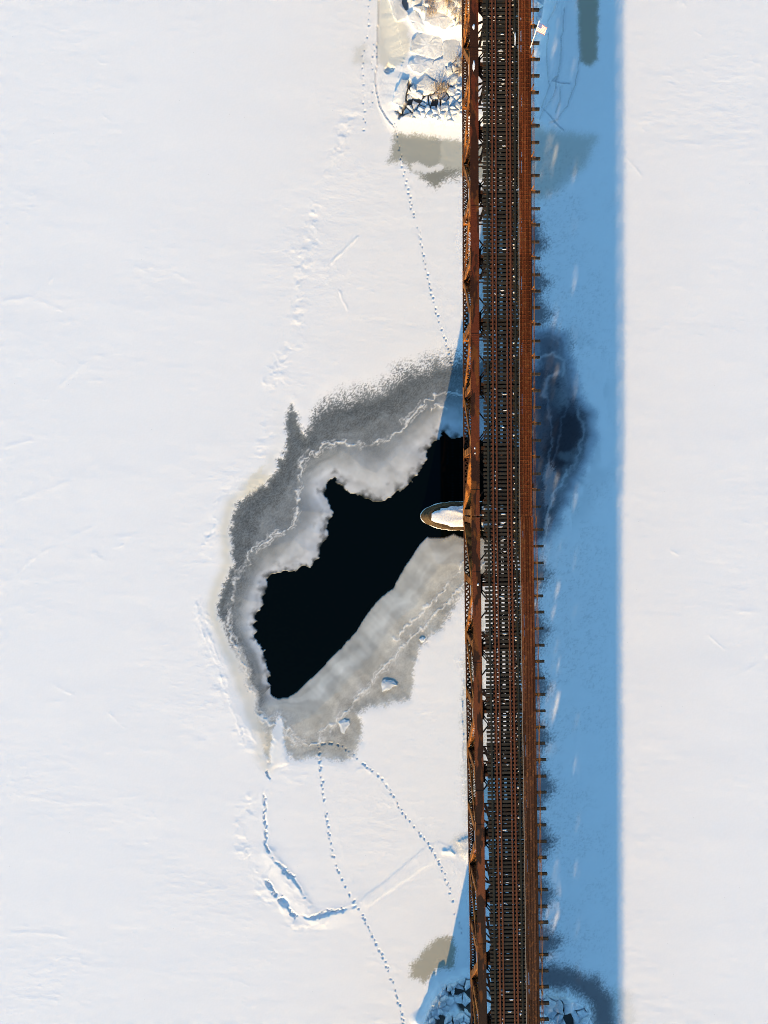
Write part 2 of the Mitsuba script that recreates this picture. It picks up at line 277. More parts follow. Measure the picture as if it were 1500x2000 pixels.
# footprints ------------------------------------------------------------
TRAILS = {'long dotted track of paw prints running down the snow from the ice rubble to the grey ice': ([(772, 245), (778, 285), (786, 325), (797, 372), (806, 418), (818, 452), (824, 490), (831, 522), (841, 570), (852, 612),
            (862, 640), (870, 668), (877, 690), (882, 712), (885, 738)], 8.5, 0.9),
          'left dotted track of paw prints leading from the grey ice to the bottom edge': ([(624, 1458), (627, 1500), (633, 1552), (640, 1610), (648, 1655), (661, 1700), (677, 1736), (697, 1764), (716, 1800), (742, 1852), (757, 1886),
            (770, 1925), (783, 1970), (792, 2012)], 7.5, 1.0),
          'right dotted track of paw prints curving from the grey ice towards the bridge': ([(622, 1452), (646, 1450), (668, 1455), (690, 1472), (716, 1494), (742, 1514), (760, 1540), (786, 1584), (812, 1617), (838, 1646), (856, 1680),
            (868, 1706), (878, 1735), (887, 1775), (896, 1800), (904, 1822)], 7.0, 1.0),
          'outer dotted track of prints beside the bare ice at the top': ([(722, -8), (719, 60), (708, 116), (709, 160), (711, 200), (712, 262)], 12, 0.75),
          'inner dotted track of prints beside the bare ice at the top': ([(731, 90), (727, 125), (727, 168), (726, 215)], 10, 0.7),
          'short dotted track of prints in the bridge shadow': ([(1118, 1892), (1130, 1912), (1142, 1932)], 7, 0.8)}
trail_id = np.full(X.shape, -1)
for ti, (lab, (pts, gap, size)) in enumerate(TRAILS.items()):
    P = np.asarray(pts, float)
    seg = np.r_[0, np.cumsum(np.hypot(*np.diff(P, axis=0).T))]
    for k, q in enumerate(np.arange(0, seg[-1], gap)):
        q += rng.uniform(-3.4, 3.4); sz = rng.uniform(0.65, 1.2)
        if rng.random() < 0.10: continue
        px, py = np.interp(q, seg, P[:, 0]) + rng.normal(0, 0.5) + (1.3 if k % 2 else -1.3), np.interp(q, seg, P[:, 1])
        i, j = int((px - 750) / S0 / STEP - GX[0] / STEP), int((1000 - py) / S0 / STEP - GY[0] / STEP)
        if not (8 < j < len(GY) - 8): continue
        sl = (slice(j - 7, j + 8), slice(i - 7, i + 8))
        ax, ay = (PX[sl] - px), (PY[sl] - py)
        e = np.sqrt((ax / 1.0) ** 2 + (ay / 1.25) ** 2) / (1.5 * size * sz)
        H[sl] += -0.115 * size * sz * np.exp(-(e ** 4)) + 0.012 * np.exp(-((e - 1.7) / 0.5) ** 2)
        trail_id[sl] = np.where(e < 2.2, ti, trail_id[sl])
H -= 0.20 * smooth01(-0.4, 2.2, holes)

# the rim of the field goes over into the flat far snow
edge = np.minimum.reduce([X - GX[0], GX[-1] - X, Y - GY[0], GY[-1] - Y])
H = 0.36 + (H - 0.36) * smooth01(0, 2.0, edge)

# colours ---------------------------------------------------------------
def lerp(a, b, t): return a * (1 - t[..., None]) + b * t[..., None]
def col(*c): return np.array(c, float)
COL = np.ones(X.shape + (3,)) * col(0.855, 0.862, 0.875)
COL *= (1 + 0.02 * (nz(6, 3, 40, 3) - 0.5) + 0.03 * (RAW - 0.5))[..., None]
def patch(poly, c, warp=6, soft=6, grain=6, amount=1.0):
    global COL
    t = amount * smooth01(-soft, soft, sd(poly, warp) + grain * 2 * (RAW - 0.5) + grain * (N4 - 0.5))
    COL = lerp(COL, col(*c), t)
    return t
# shelf: thin new ice near the water, granular old ice towards the snow
t = dw / (dw + np.maximum(sds, 0) + 1e-3)
tn = np.clip(t + 0.16 * (N3 - 0.5), 0, 1)
g = 1 + 0.65 * (RAW - 0.5) * smooth01(0.25, 0.8, t) * (1 - 0.6 * SOUTH) + 0.35 * (N1 - 0.5) + 0.5 * (meshkit.fbm(np.stack([tn * 9 + 3 * N3, (PX + PY) / 90, 0 * PX], -1), 2, 55) - 0.5) * smooth01(0.02, 0.15, t)
def ramp(t, stops):
    xs = [s[0] for s in stops]
    return np.stack([np.interp(t, xs, [s[1][k] for s in stops]) for k in range(3)], -1)
north = ramp(tn, [(0, (0.48, 0.495, 0.525)), (0.14, (0.48, 0.495, 0.52)), (0.30, (0.34, 0.355, 0.37)), (0.44, (0.235, 0.25, 0.26)), (0.6, (0.185, 0.198, 0.205)), (0.85, (0.118, 0.130, 0.136)), (1, (0.15, 0.162, 0.166))])
soth = ramp(tn, [(0, (0.42, 0.43, 0.41)), (0.3, (0.47, 0.485, 0.475)), (0.55, (0.46, 0.46, 0.43)), (0.72, (0.43, 0.432, 0.415)), (0.86, (0.365, 0.368, 0.35)), (1, (0.41, 0.41, 0.385))])
icecol = lerp(north * col(0.97, 1.01, 1.05), soth, SOUTH)
streak = meshkit.fbm(np.stack([(PX * 0.7 + PY * 0.71) / 130, (PX * 0.71 - PY * 0.7) / 22, 0 * PX], -1), 3, 51)
icecol = icecol * (1 + (streak - 0.5) * (0.5 * SOUTH + 0.15))[..., None] * g[..., None]
teeth = np.where(bank > -6000, 2.6, 2.5 + 42 * np.maximum(0, nz(0.75, 0.75, 72, 3) - 0.46))
feather = np.exp(-(dw / teeth) ** 1.5)
icecol = lerp(icecol, col(0.008, 0.012, 0.0115), np.clip(feather * (1 + 0.35 * (N4 - 0.5)), 0, 1))
icecol = lerp(icecol, col(0.80, 0.81, 0.81), np.clip(cr, 0, 1) * 0.85)
COL = lerp(COL, icecol, shelf)
COL = lerp(COL, col(0.85, 0.86, 0.87), smooth01(-1, 5, tip + 3 * (N4 - 0.5)))
# yellowish seepage along the outer rim of the shelf
stain = np.exp(-((sds + 10) / 11) ** 2) * (1 - shelf) * smooth01(560, 500, PX) * smooth01(0.25, 0.5, nz(4, 4, 52, 2) + 0.18)
COL = lerp(COL, col(0.70, 0.68, 0.61), 0.9 * stain)
patch([(492, 930), (520, 905), (512, 925), (530, 930), (500, 960), (470, 975)], (0.72, 0.68, 0.57), 5, 5, 2, 0.7)
patch([(455, 1265), (472, 1262), (508, 1375), (500, 1440), (478, 1380)], (0.74, 0.71, 0.65), 6, 8, 2, 0.6)
patch([(500, 1385), (530, 1440), (526, 1490), (512, 1450)], (0.62, 0.58, 0.49), 4, 6, 2, 0.7)
# other bare ice on the lit side
patch([(738, -20), (764, -20), (772, 40), (795, 62), (800, 100), (790, 132), (755, 140), (738, 126), (737, 60)], (0.64, 0.64, 0.585), 5, 6, 1, 0.85)
patch([(772, 262), (830, 268), (910, 284), (1000, 290), (1000, 352), (905, 350), (890, 338), (872, 352), (850, 366), (830, 356), (802, 336), (786, 318), (758, 324), (766, 292)], (0.38, 0.385, 0.34), 5, 6, 5)
patch([(862, 276), (925, 284), (925, 345), (890, 335), (858, 335)], (0.52, 0.52, 0.46), 4, 5, 1, 0.8)
patch([(820, 336), (850, 330), (872, 335), (895, 335), (897, 350), (872, 354), (850, 370), (832, 356)], (0.23, 0.235, 0.21), 4, 7, 8, 0.8)
patch([(800, 322), (815, 318), (840, 330), (860, 322), (868, 336), (846, 338), (826, 342), (806, 338)], (0.80, 0.80, 0.79), 5, 3, 3, 0.9)
patch([(692, 95), (712, 92), (715, 122), (694, 124)], (0.55, 0.55, 0.50), 8, 14, 4, 0.55)
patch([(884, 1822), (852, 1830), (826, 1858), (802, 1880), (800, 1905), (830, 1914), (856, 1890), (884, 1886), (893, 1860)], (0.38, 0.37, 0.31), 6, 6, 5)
patch([(905, 1300), (930, 1150), (945, 1150), (950, 1640), (915, 1640), (905, 1500)], (0.52, 0.53, 0.49), 6, 9, 7, 0.75)
patch([(880, 1640), (915, 1620), (915, 1665), (900, 1670)], (0.55, 0.55, 0.52), 6, 8, 6, 0.6)
patch([(930, 360), (1000, 360), (1010, 700), (930, 700)], (0.34, 0.36, 0.36), 8, 16, 8, 0.7)
# bare and thin ice along the bridge on its shadow side
patch([(1124, -20), (1166, -20), (1167, 60), (1165, 122), (1150, 133), (1132, 126), (1128, 60)], (0.36, 0.315, 0.225), 4, 7, 2, 0.9)
patch([(1030, 245), (1090, 262), (1160, 268), (1140, 330), (1090, 372), (1050, 395), (1030, 395)], (0.50, 0.49, 0.43), 8, 14, 4, 0.75)
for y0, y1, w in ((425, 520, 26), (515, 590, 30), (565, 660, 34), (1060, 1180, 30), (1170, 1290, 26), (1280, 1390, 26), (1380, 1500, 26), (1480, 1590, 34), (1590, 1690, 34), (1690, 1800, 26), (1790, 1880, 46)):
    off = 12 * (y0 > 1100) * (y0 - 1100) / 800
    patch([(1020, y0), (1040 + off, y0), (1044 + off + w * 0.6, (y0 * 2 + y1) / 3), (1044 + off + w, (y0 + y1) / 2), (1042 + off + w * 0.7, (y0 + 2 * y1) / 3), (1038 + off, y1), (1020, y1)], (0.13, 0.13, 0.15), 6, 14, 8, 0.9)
patch([(1040, 650), (1075, 640), (1110, 660), (1115, 690), (1085, 735), (1050, 740), (1035, 740)], (0.26, 0.27, 0.30), 8, 9, 9, 0.8)
HALO = [(1025, 640), (1075, 632), (1112, 655), (1120, 700), (1140, 760), (1168, 800), (1172, 855), (1152, 910), (1126, 955), (1112, 990), (1086, 1035), (1052, 1085), (1025, 1085)]
qq = sd(HALO, 9) + 22 * (N3 - 0.5) + 7 * (N1 - 0.5)                                   # layered refrozen edges of the thin ice under the bridge
COL = lerp(COL, ramp(np.clip(qq / 60, 0, 1), [(0, (0.46, 0.51, 0.57)), (0.2, (0.33, 0.38, 0.45)), (0.4, (0.17, 0.19, 0.235)), (0.55, (0.13, 0.145, 0.18)), (1, (0.06, 0.066, 0.085))]), 0.92 * smooth01(-8, 14, qq + 4 * (RAW - 0.5)))
for c_, a_ in ((4, 0.20), (15, 0.12), (27, 0.16), (40, 0.10)):
    COL = lerp(COL, col(0.50, 0.55, 0.60), a_ * np.exp(-((qq - c_) / 2.0) ** 2) * smooth01(0.35, 0.6, nz(1.8, 1.8, 80 + c_, 2)))
patch([(1035, 790), (1036, 735), (1062, 720), (1092, 745), (1086, 778), (1098, 790), (1122, 784), (1142, 815), (1145, 848), (1132, 892), (1116, 922), (1098, 938), (1105, 955), (1086, 965), (1088, 990), (1072, 1022), (1056, 1052), (1030, 1062)],
      (0.055, 0.062, 0.082), 9, 11, 3, 0.80)
patch([(1100, 800), (1132, 815), (1130, 860), (1110, 910), (1075, 920), (1060, 880), (1075, 830)], (0.036, 0.036, 0.046), 6, 10, 3, 0.8)
patch([(1060, 930), (1072, 900), (1088, 930), (1108, 950), (1090, 962), (1075, 990), (1062, 985)], (0.40, 0.44, 0.50), 7, 5, 5, 0.5)
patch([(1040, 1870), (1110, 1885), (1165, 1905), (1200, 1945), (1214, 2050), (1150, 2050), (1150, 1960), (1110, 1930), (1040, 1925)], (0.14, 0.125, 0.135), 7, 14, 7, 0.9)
patch([(1198, 1920), (1226, 1930), (1240, 1990), (1230, 2050), (1205, 2050)], (0.62, 0.63, 0.60), 8, 12, 6, 0.5)
veil = [(1075, 650), (1120, 640), (1190, 700), (1195, 900), (1150, 1000), (1080, 1060)]
tv = smooth01(-20, 25, sd(veil, 10)) * smooth01(0.42, 0.6, nz(1.2, 3.2, 60, 3)); COL = lerp(COL, col(0.50, 0.55, 0.58), 0.35 * tv * smooth01(0.25, 0.5, COL[..., 1])); COL = lerp(COL, col(0.22, 0.25, 0.28), 0.45 * tv * smooth01(0.3, 0.15, COL[..., 1]) * smooth01(0.5, 0.6, N3))
spk = smooth01(1036, 1048, PX) * smooth01(1235, 1150, PX) * smooth01(0.30, 0.60, nz(2.5, 2.5, 61, 3) + 0.25 * smooth01(1130, 1050, PX)) * smooth01(240, 330, PY)
COL *= (1 - 0.20 * spk * smooth01(0.45, 0.95, 0.5 * RAW + 0.5 * nz(0.22, 0.22, 62, 1)))[..., None]
for pts, wd, c_, am in (([(1060, 1010), (1064, 960), (1070, 905), (1076, 860), (1072, 815), (1066, 770)], 1.8, (0.26, 0.29, 0.34), 0.35), ([(1108, 918), (1096, 944), (1078, 968), (1068, 1000), (1062, 1032)], 2.2, (0.55, 0.58, 0.62), 0.6),
        ([(1104, 796), (1092, 836), (1086, 880), (1078, 905)], 2.0, (0.15, 0.17, 0.21), 0.4), ([(1125, 800), (1140, 840), (1128, 890), (1112, 925)], 3.0, (0.45, 0.48, 0.52), 0.4), ([(1050, 700), (1078, 690), (1098, 705), (1100, 735)], 3.0, (0.50, 0.52, 0.55), 0.5),
        ([(1062, 775), (1068, 740), (1092, 730)], 4.0, (0.42, 0.45, 0.50), 0.5), ([(1070, 1010), (1066, 1040), (1056, 1075), (1050, 1100)], 2.0, (0.66, 0.68, 0.70), 0.6), ([(1090, 365), (1105, 345), (1120, 320)], 5.0, (0.62, 0.63, 0.62), 0.5)):
    d, s_ = line(pts, 20, 6, 3); COL = lerp(COL, col(*c_), am * np.exp(-(d / wd) ** 2) * smooth01(0.3, 0.6, N3 + 0.2))
# old cracks in the shadowed ice at the top right: little steps
for pts in ([(1100, 20), (1096, 70), (1092, 130), (1080, 190), (1062, 215), (1050, 240)], [(1085, 10), (1068, 50), (1066, 110), (1072, 170), (1055, 215)], [(1128, 60), (1130, 120), (1122, 170), (1105, 210), (1088, 236), (1072, 242)],
            [(1088, 152), (1078, 162), (1112, 168)], [(1094, 172), (1092, 200), (1084, 222)], [(1060, 218), (1072, 228), (1082, 240), (1100, 258)]):
    d, s = line(pts, 14, 2.5)
    H += 0.05 * np.exp(-(d / 3) ** 2) * s
    COL = lerp(COL, col(0.40, 0.40, 0.40), 0.75 * np.exp(-(d / 1.0) ** 2))
d, s = line([(740, 0), (738, 60), (736, 125), (733, 150), (735, 185), (742, 212), (755, 235), (768, 252)], 12, 2); H += 0.05 * np.exp(-(d / 3) ** 2) * s; COL = lerp(COL, col(0.6, 0.6, 0.6), 0.4 * np.exp(-(d / 1.0) ** 2))
d, s = line([(905, 1330), (903, 1380), (905, 1440), (903, 1480)], 12, 2); COL = lerp(COL, col(0.55, 0.55, 0.53), 0.6 * np.exp(-(d / 1.0) ** 2)); H += 0.04 * np.exp(-(d / 3) ** 2) * s
# dark wet rock between the blocks of the rubble
GAPS = [(786, 168), (800, 162), (818, 190), (850, 186), (868, 165), (886, 170), (880, 205), (845, 222), (800, 232), (778, 240), (772, 222), (790, 206)]
rock = np.clip(smooth01(-2, 6, sd(GAPS, 6)) * smooth01(0.26, 0.38, nz(1.7, 1.7, 70, 3)) + 0.8 * smooth01(-2, 3, sd([(778, -10), (792, -10), (800, 30), (784, 30)], 3)), 0, 1) + np.clip(smooth01(-2, 6, ms - 8), 0, 1) * smooth01(0.54, 0.44, nz(1.5, 1.5, 71, 3))
COL = lerp(COL, col(0.045, 0.036, 0.028) * 1.0, np.clip(rock, 0, 1) * 0.95)
H -= 0.30 * np.clip(rock, 0, 1)
COL = np.clip(COL, 0.004, 0.93)

def ground_z(x, y):
    i, j = (np.asarray(x) - GX[0]) / STEP, (np.asarray(y) - GY[0]) / STEP
    return ndimage.map_coordinates(H, [np.atleast_1d(j), np.atleast_1d(i)], order=1, mode='nearest')
gy, gx = np.gradient(H, STEP)
NRM = np.dstack([-gx, -gy, np.ones_like(H)]); NRM /= np.linalg.norm(NRM, axis=2, keepdims=True)
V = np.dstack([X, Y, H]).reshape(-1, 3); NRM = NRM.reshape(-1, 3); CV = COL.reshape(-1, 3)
ny, nx = X.shape
idx = np.arange(nx * ny).reshape(ny, nx)
a, b, c, d_ = idx[:-1, :-1], idx[:-1, 1:], idx[1:, 1:], idx[1:, :-1]
cellmax = np.maximum.reduce([H[:-1, :-1], H[:-1, 1:], H[1:, 1:], H[1:, :-1]])
dry = cellmax > -0.15
dry |= holes[:-1, :-1] > -6
ice_cell = (wide[:-1, :-1] > 0.5) & dry
def submesh(mask, key, bsdf, extra=None, **props):
    f = np.concatenate([np.stack([a[mask], b[mask], c[mask]], 1), np.stack([a[mask], c[mask], d_[mask]], 1)])
    u, inv = np.unique(f, return_inverse=True)
    v, n, cl, f = V[u], NRM[u], CV[u], inv.reshape(f.shape)
    if extra is not None:
        v, n, cl, f = np.vstack([v, extra[0]]), np.vstack([n, np.tile([0, 0, 1.0], (len(extra[0]), 1))]), np.vstack([cl, np.tile([0.855, 0.862, 0.875], (len(extra[0]), 1))]), np.vstack([f, extra[1] + len(v)])
    scene[key] = {'type': 'ply', 'filename': meshkit.write_ply((v, f), False, None, cl, normals=n), 'face_normals': False, 'bsdf': {'type': 'ref', 'id': bsdf}}
    if props: tag(key, **props)
# flat snow beyond the surveyed field, out to the horizon
far = 1500.0
x0, x1, y0, y1 = GX[0], GX[-1], GY[0], GY[-1]
fv = np.array([[x, y, 0.36] for y in (-far, y0, y1, far) for x in (-far, x0, x1, far)])
ff = []
for j in range(3):
    for i in range(3):
        if i == 1 and j == 1: continue
        q = j * 4 + i
        ff += [[q, q + 1, q + 5], [q, q + 5, q + 4]]
tcell = trail_id[:-1, :-1]
snow_cell = dry & ~ice_cell
RIDGE = Polygon([(505, 1535), (530, 1535), (535, 1650), (590, 1690), (620, 1760), (680, 1755), (690, 1790), (600, 1812), (520, 1740), (505, 1650)])
ridge_cell = inside(list(RIDGE.exterior.coords)[:-1], PX[:-1, :-1], PY[:-1, :-1]) & snow_cell & (tcell < 0)
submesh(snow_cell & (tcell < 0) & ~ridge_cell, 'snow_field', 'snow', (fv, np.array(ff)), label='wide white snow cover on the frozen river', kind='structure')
submesh(ridge_cell, 'snow_field__broken_ice_edge', 'snow', label='crescent of cracked and lifted ice plates under snow')
for ti, lab in enumerate(TRAILS):
    submesh(snow_cell & (tcell == ti), numbered('snow_field__footprint_trail'), 'snow', label=lab)
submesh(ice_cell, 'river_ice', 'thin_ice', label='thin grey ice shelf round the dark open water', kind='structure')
w = MB(); w.add([[-60, -60, 0], [60, -60, 0], [60, 60, 0], [-60, 60, 0]], [[0, 1, 2], [0, 2, 3]])
scene['water'] = mikit.ply(w.mesh(), 'dark_water'); tag('water', label='black open water in the gap of the ice', kind='structure')

# ------------------------------------------------------------------ the bridge
JOINTS = [(11.9, -164.4, 16.2), (11.35, -109.7, 16.4), (10.85, -55.05, 16.9), (9.91, -0.37, 18.1), (9.74, 54.33, 18.1), (9.6, 109.0, 18.1)]   # over the piers, south to north: track centre, chord-top level
def frame(A, B):
    A, B = np.asarray(A, float), np.asarray(B, float)
    v = (B - A); L = np.linalg.norm(v); v /= L
    u = np.cross(v, [0, 0, 1.0]); u /= np.linalg.norm(u)
    Mx = np.eye(4); Mx[:3, 0], Mx[:3, 1], Mx[:3, 2], Mx[:3, 3] = u, v, np.cross(u, v), A
    return Mx, L
UT, ZB, DEPTH = 2.22, -7.5, 0.50                # truss planes, bottom chord level, width of the web members
BR = 'railway_bridge'
def laced(p, q, across, depth, cover=False, pitch=0.27, trim=0.0, barw=0.065):
    """A built-up member: two channels with flanges, and zigzag lacing bars on its two open faces. Returns (body, lacing)."""
    p, q = np.asarray(p, float), np.asarray(q, float)
    ax = q - p; L = np.linalg.norm(ax); ax /= L
    p, q = p + ax * trim, q - ax * trim; L -= 2 * trim
    u = np.array([1.0, 0, 0]); b = np.cross(u, ax)
    body, lace = MB(), MB()
    for s in (-1, 1):
        body.bar(p + u * s * (across / 2 - 0.012), q + u * s * (across / 2 - 0.012), 0.024, depth)
        for t_ in (-1, 1):
            o = u * s * (across / 2 - 0.065) + b * t_ * (depth / 2 - 0.008)
            body.bar(p + o, q + o, 0.080, 0.016)
    w_ = across / 2 - 0.06
    for t_ in (-1, 1):
        o = b * t_ * (depth / 2 + 0.008)
        if cover and t_ == cover:
            body.bar(p + o, q + o, across + 0.04, 0.016)
            continue
        for e0, e1 in ((0, 0.5), (L - 0.5, L)):
            body.bar(p + ax * e0 + o, p + ax * e1 + o, across, 0.014)
        n = max(2, int((L - 1.0) / pitch)); st = (L - 1.0) / n
        for k in range(n):
            s = 1 if k % 2 else -1
            lace.bar(p + ax * (0.5 + k * st) + o - u * s * w_, p + ax * (0.5 + (k + 1) * st) + o + u * s * w_, barw, 0.012, side=np.cross(b, ax + 0.001))
    return body, lace
def span_members(L, idx_):
    """Everything of one truss span, in its own frame: (part, sub-part or None, mesh builder, material, stuff)."""
    out = []
    P = (L - 0.7) / 10
    vk = [0.35 + P * k for k in range(11)]
    for s in (-1, 1):
        u0 = s * UT
        ch = MB().box(u0 - 0.27, u0 + 0.27, 0.06, L - 0.06, -0.56, -0.03)
        for w_ in (-1, 1):                                            # flange angles along the bottom edges
            ch.box(u0 + w_ * 0.27 - (0.07 if w_ > 0 else 0.03), u0 + w_ * 0.27 + (0.03 if w_ > 0 else 0.07), 0.06, L - 0.06, -0.585, -0.56)
        out.append(('top_chord', None, ch, 'rust_top', False))
        out.append(('top_chord', 'cover_plate', MB().box(u0 - 0.36, u0 + 0.36, 0.05, L - 0.05, -0.029, 0.0), 'rust_top', False))
        rv = MB()
        for w_ in (-0.31, 0.31):
            for y in np.arange(0.12, L - 0.1, 0.15):
                rv.add([[u0 + w_ - .024, y - .024, 0], [u0 + w_ + .024, y - .024, 0], [u0 + w_ + .024, y + .024, 0], [u0 + w_ - .024, y + .024, 0], [u0 + w_, y, 0.03]], [[0, 1, 4], [1, 2, 4], [2, 3, 4], [3, 0, 4]])
        out.append(('top_chord', 'rivets', rv, 'rust_top', True))
        for y in ((L - 8.7 - 6.9, L - 8.7 - 7.5, 0.7), (0, 0, 0)):
            pass
        for vc, ln in (((2.2, 0.05), (15.0, 0.7), (25.6, 1.0), (39.0, 0.75)) if idx_ else ((7.7, 0.75), (18.0, 0.75), (28.6, 0.06), (31.5, 0.06), (42.0, 0.75), (50.0, 0.1))):
            sp = MB().box(u0 - 0.355, u0 + 0.355, vc - ln / 2, vc + ln / 2, 0.001, 0.022)
            if ln > 0.3:
                for w_ in np.linspace(-0.22, 0.22, 5):
                    for y in np.arange(vc - ln / 2 + 0.08, vc + ln / 2 - 0.03, 0.14):
                        x = u0 + w_
                        sp.add([[x - .024, y - .024, .022], [x + .024, y - .024, .022], [x + .024, y + .024, .022], [x - .024, y + .024, .022], [x, y, 0.048]], [[0, 1, 4], [1, 2, 4], [2, 3, 4], [3, 0, 4]])
            out.append(('top_chord', 'splice_plate', sp, 'rust_top', False))
        body, lace = laced((u0, 0.2, ZB), (u0, L - 0.2, ZB), DEPTH + 0.03, 0.42, pitch=0.25, barw=0.11)
        out += [('bottom_chord', None, body, 'rust_dark', False), ('bottom_chord', 'lacing', lace, 'rust_dark', True)]
        for k in range(0, 11):
            body, lace = laced((u0, vk[k], ZB + 0.2), (u0, vk[k], -0.58), DEPTH - 0.04, 0.58 if k % 2 else 0.50)
            out += [('vertical_post', None, body, 'rust_web', False), ('vertical_post', 'lacing', lace, 'rust_dark', True)]
        for k in range(10):
            p, q = ((u0, vk[k], ZB + 0.1), (u0, vk[k + 1], -0.45)) if k % 2 == 0 else ((u0, vk[k + 1], ZB + 0.1), (u0, vk[k], -0.45))
            end = k in (0, 9)
            body, lace = laced(p, q, DEPTH + (0.14 if end else 0.0), 0.56 if end else 0.54, cover=(1 if np.cross([1, 0, 0], np.subtract(q, p))[2] > 0 else -1) if end else False, trim=0.25)
            out += [('diagonal', None, body, 'rust_web', False), ('diagonal', 'lacing', lace, 'rust_web', True)]
        for k, low in [(k, e) for k in range(11) for e in (True, False)]:
            big = 1.0 if low == (k % 2 == 0) else 0.62
            g_ = MB()
            for w_ in (-1, 1):
                uu = u0 + w_ * (DEPTH / 2 + 0.03)
                zc, h, ln = (ZB + 0.30 + 0.25 * big, 1.3 * big, 2.0 * big) if low else (-0.5 - 0.6 * big, 1.3 * big, 2.7 * big)
                pr = Polygon([(vk[k] - ln / 2, zc - h / 2), (vk[k] + ln / 2, zc - h / 2), (vk[k] + ln * 0.28, zc + h / 2), (vk[k] - ln * 0.28, zc + h / 2)]) if low else Polygon([(vk[k] - ln * .28, zc - h / 2), (vk[k] + ln * .28, zc - h / 2), (vk[k] + ln / 2, zc + h / 2), (vk[k] - ln / 2, zc + h / 2)])
                c4 = np.array(pr.exterior.coords)[:4]
                v_ = np.array([[uu + dx, y, z] for dx in (-0.010, 0.010) for y, z in c4])
                g_.add(v_, [[0, 2, 1], [0, 3, 2], [4, 5, 6], [4, 6, 7], [0, 1, 5], [0, 5, 4], [1, 2, 6], [1, 6, 5], [2, 3, 7], [2, 7, 6], [3, 0, 4], [3, 4, 7]])
            out.append(('gusset_plate', None, g_, 'rust_web', False))
        for y in (0.35, L - 0.35):
            out.append(('bearing_shoe', None, MB().box(u0 - 0.42, u0 + 0.42, y - 0.33, y + 0.33, ZB - 0.62, ZB - 0.42).box(u0 - 0.3, u0 + 0.3, y - 0.2, y + 0.2, ZB - 0.42, ZB - 0.2), 'rust_web', False))
    for k in range(11):
        v = vk[k]
        fb = MB().box(-UT + 0.2, UT - 0.2, v - 0.012, v + 0.012, -0.95, -0.28).box(-UT + 0.2, UT - 0.2, v - 0.14, v + 0.14, -0.28, -0.25).box(-UT + 0.2, UT - 0.2, v - 0.14, v + 0.14, -0.98, -0.95)
        out.append(('floor_beam', None, fb, 'rust_dark', False))
        sw = MB()
        for o in (-0.16, 0.16): sw.bar((-UT + .2, v + o, ZB + 0.15), (UT - .2, v + o, ZB + 0.15), 0.10, 0.12, side=(0, 1, 0))
        for s in (-1, 1):
            sw.bar((-s * (UT - .2), v + 0.05 * s, ZB + 0.2), (s * (UT - .2), v + 0.05 * s, -1.0), 0.14, 0.18, side=(0, 1, 0))
            sw.bar((-s * (UT - .2), v + 0.05 * s, ZB * 0.5 - 0.3), (s * (UT - .2), v + 0.05 * s, -1.0), 0.14, 0.16, side=(0, 1, 0))
            sw.bar((s * 0.9, v - 0.12 * s, ZB + 0.2), (s * 0.9, v - 0.12 * s, -0.98), 0.14, 0.22, side=(0, 1, 0))
            sw.frame((s * (UT - 0.38), v, ZB + 0.16), (0.22, 0, 0), (0, 0.35, 0), (0, 0, 0.012))
        out.append(('sway_frame', None, sw, 'rust_dark', False))
        if k < 10:
            for z, wd, nm in ((-0.62, 0.09, 'top_lateral_brace'), (ZB - 0.05, 0.12, 'bottom_lateral_brace')):
                lb = MB()
                for s in (-1, 1):
                    zz = z + 0.12 * s
                    for o in ((-0.14, 0.14) if (nm[0] == 't') else (-0.0,)):
                        lb.bar((-s * (UT - .2), v + 0.2 + o, zz), (s * (UT - .2), v + P - 0.2 + o, zz), wd, 0.09, side=(0, 1, 0))
                    lb.frame((s * (UT - 0.42), v + 0.35, z - 0.02), (0.18, 0, 0), (0, 0.42, 0), (0, 0, 0.012))
                    lb.frame((s * (UT - 0.42), v + P - 0.4, z - 0.02), (0.16, 0, 0), (0, 0.34, 0), (0, 0, 0.012))
                out.append((nm, None, lb, 'rust_dark', False))
    for s in (-1, -0.36, 0.36, 1):
        st = MB().box(s * .75 - .012, s * .75 + .012, 0.1, L - 0.1, -0.24, -0.0).box(s * .75 - .13, s * .75 + .13, 0.1, L - 0.1, 0.0, 0.022).box(s * .75 - .13, s * .75 + .13, 0.1, L - 0.1, -0.249, -0.225)
        out.append(('stringer', None, st, 'rust_dark', False))
    return out
TIE = 0.346
FR = [frame(JOINTS[i], JOINTS[i + 1]) for i in range(5)]
def walk_width(i): return 0.192 if i >= 3 else 0.212
def walkway(L, i):
    """Lengthwise walkway boards on the long ties at the east side, one list entry per board."""
    boards, cuts = [], np.linspace(0.02, L - 0.02, 11)
    w_ = walk_width(i)
    for k in range(5):
        u0 = 1.47 + k * (w_ + 0.014) + 0.008
        sh = (k % 2) * 0.5 * (cuts[1] - cuts[0])
        cc = np.r_[cuts[0], cuts[1:-1] - sh, cuts[-1]]
        for y0, y1 in zip(cc[:-1], cc[1:]):
            dz = rng.uniform(-0.006, 0.008)
            bd = MB().box(u0 + rng.uniform(0, .006), u0 + w_ - 0.022 - rng.uniform(0, .006), y0 + .006, y1 - .006, 0.262 + dz, 0.315 + dz)
            boards.append(bd)
    return boards
span_taken = set()
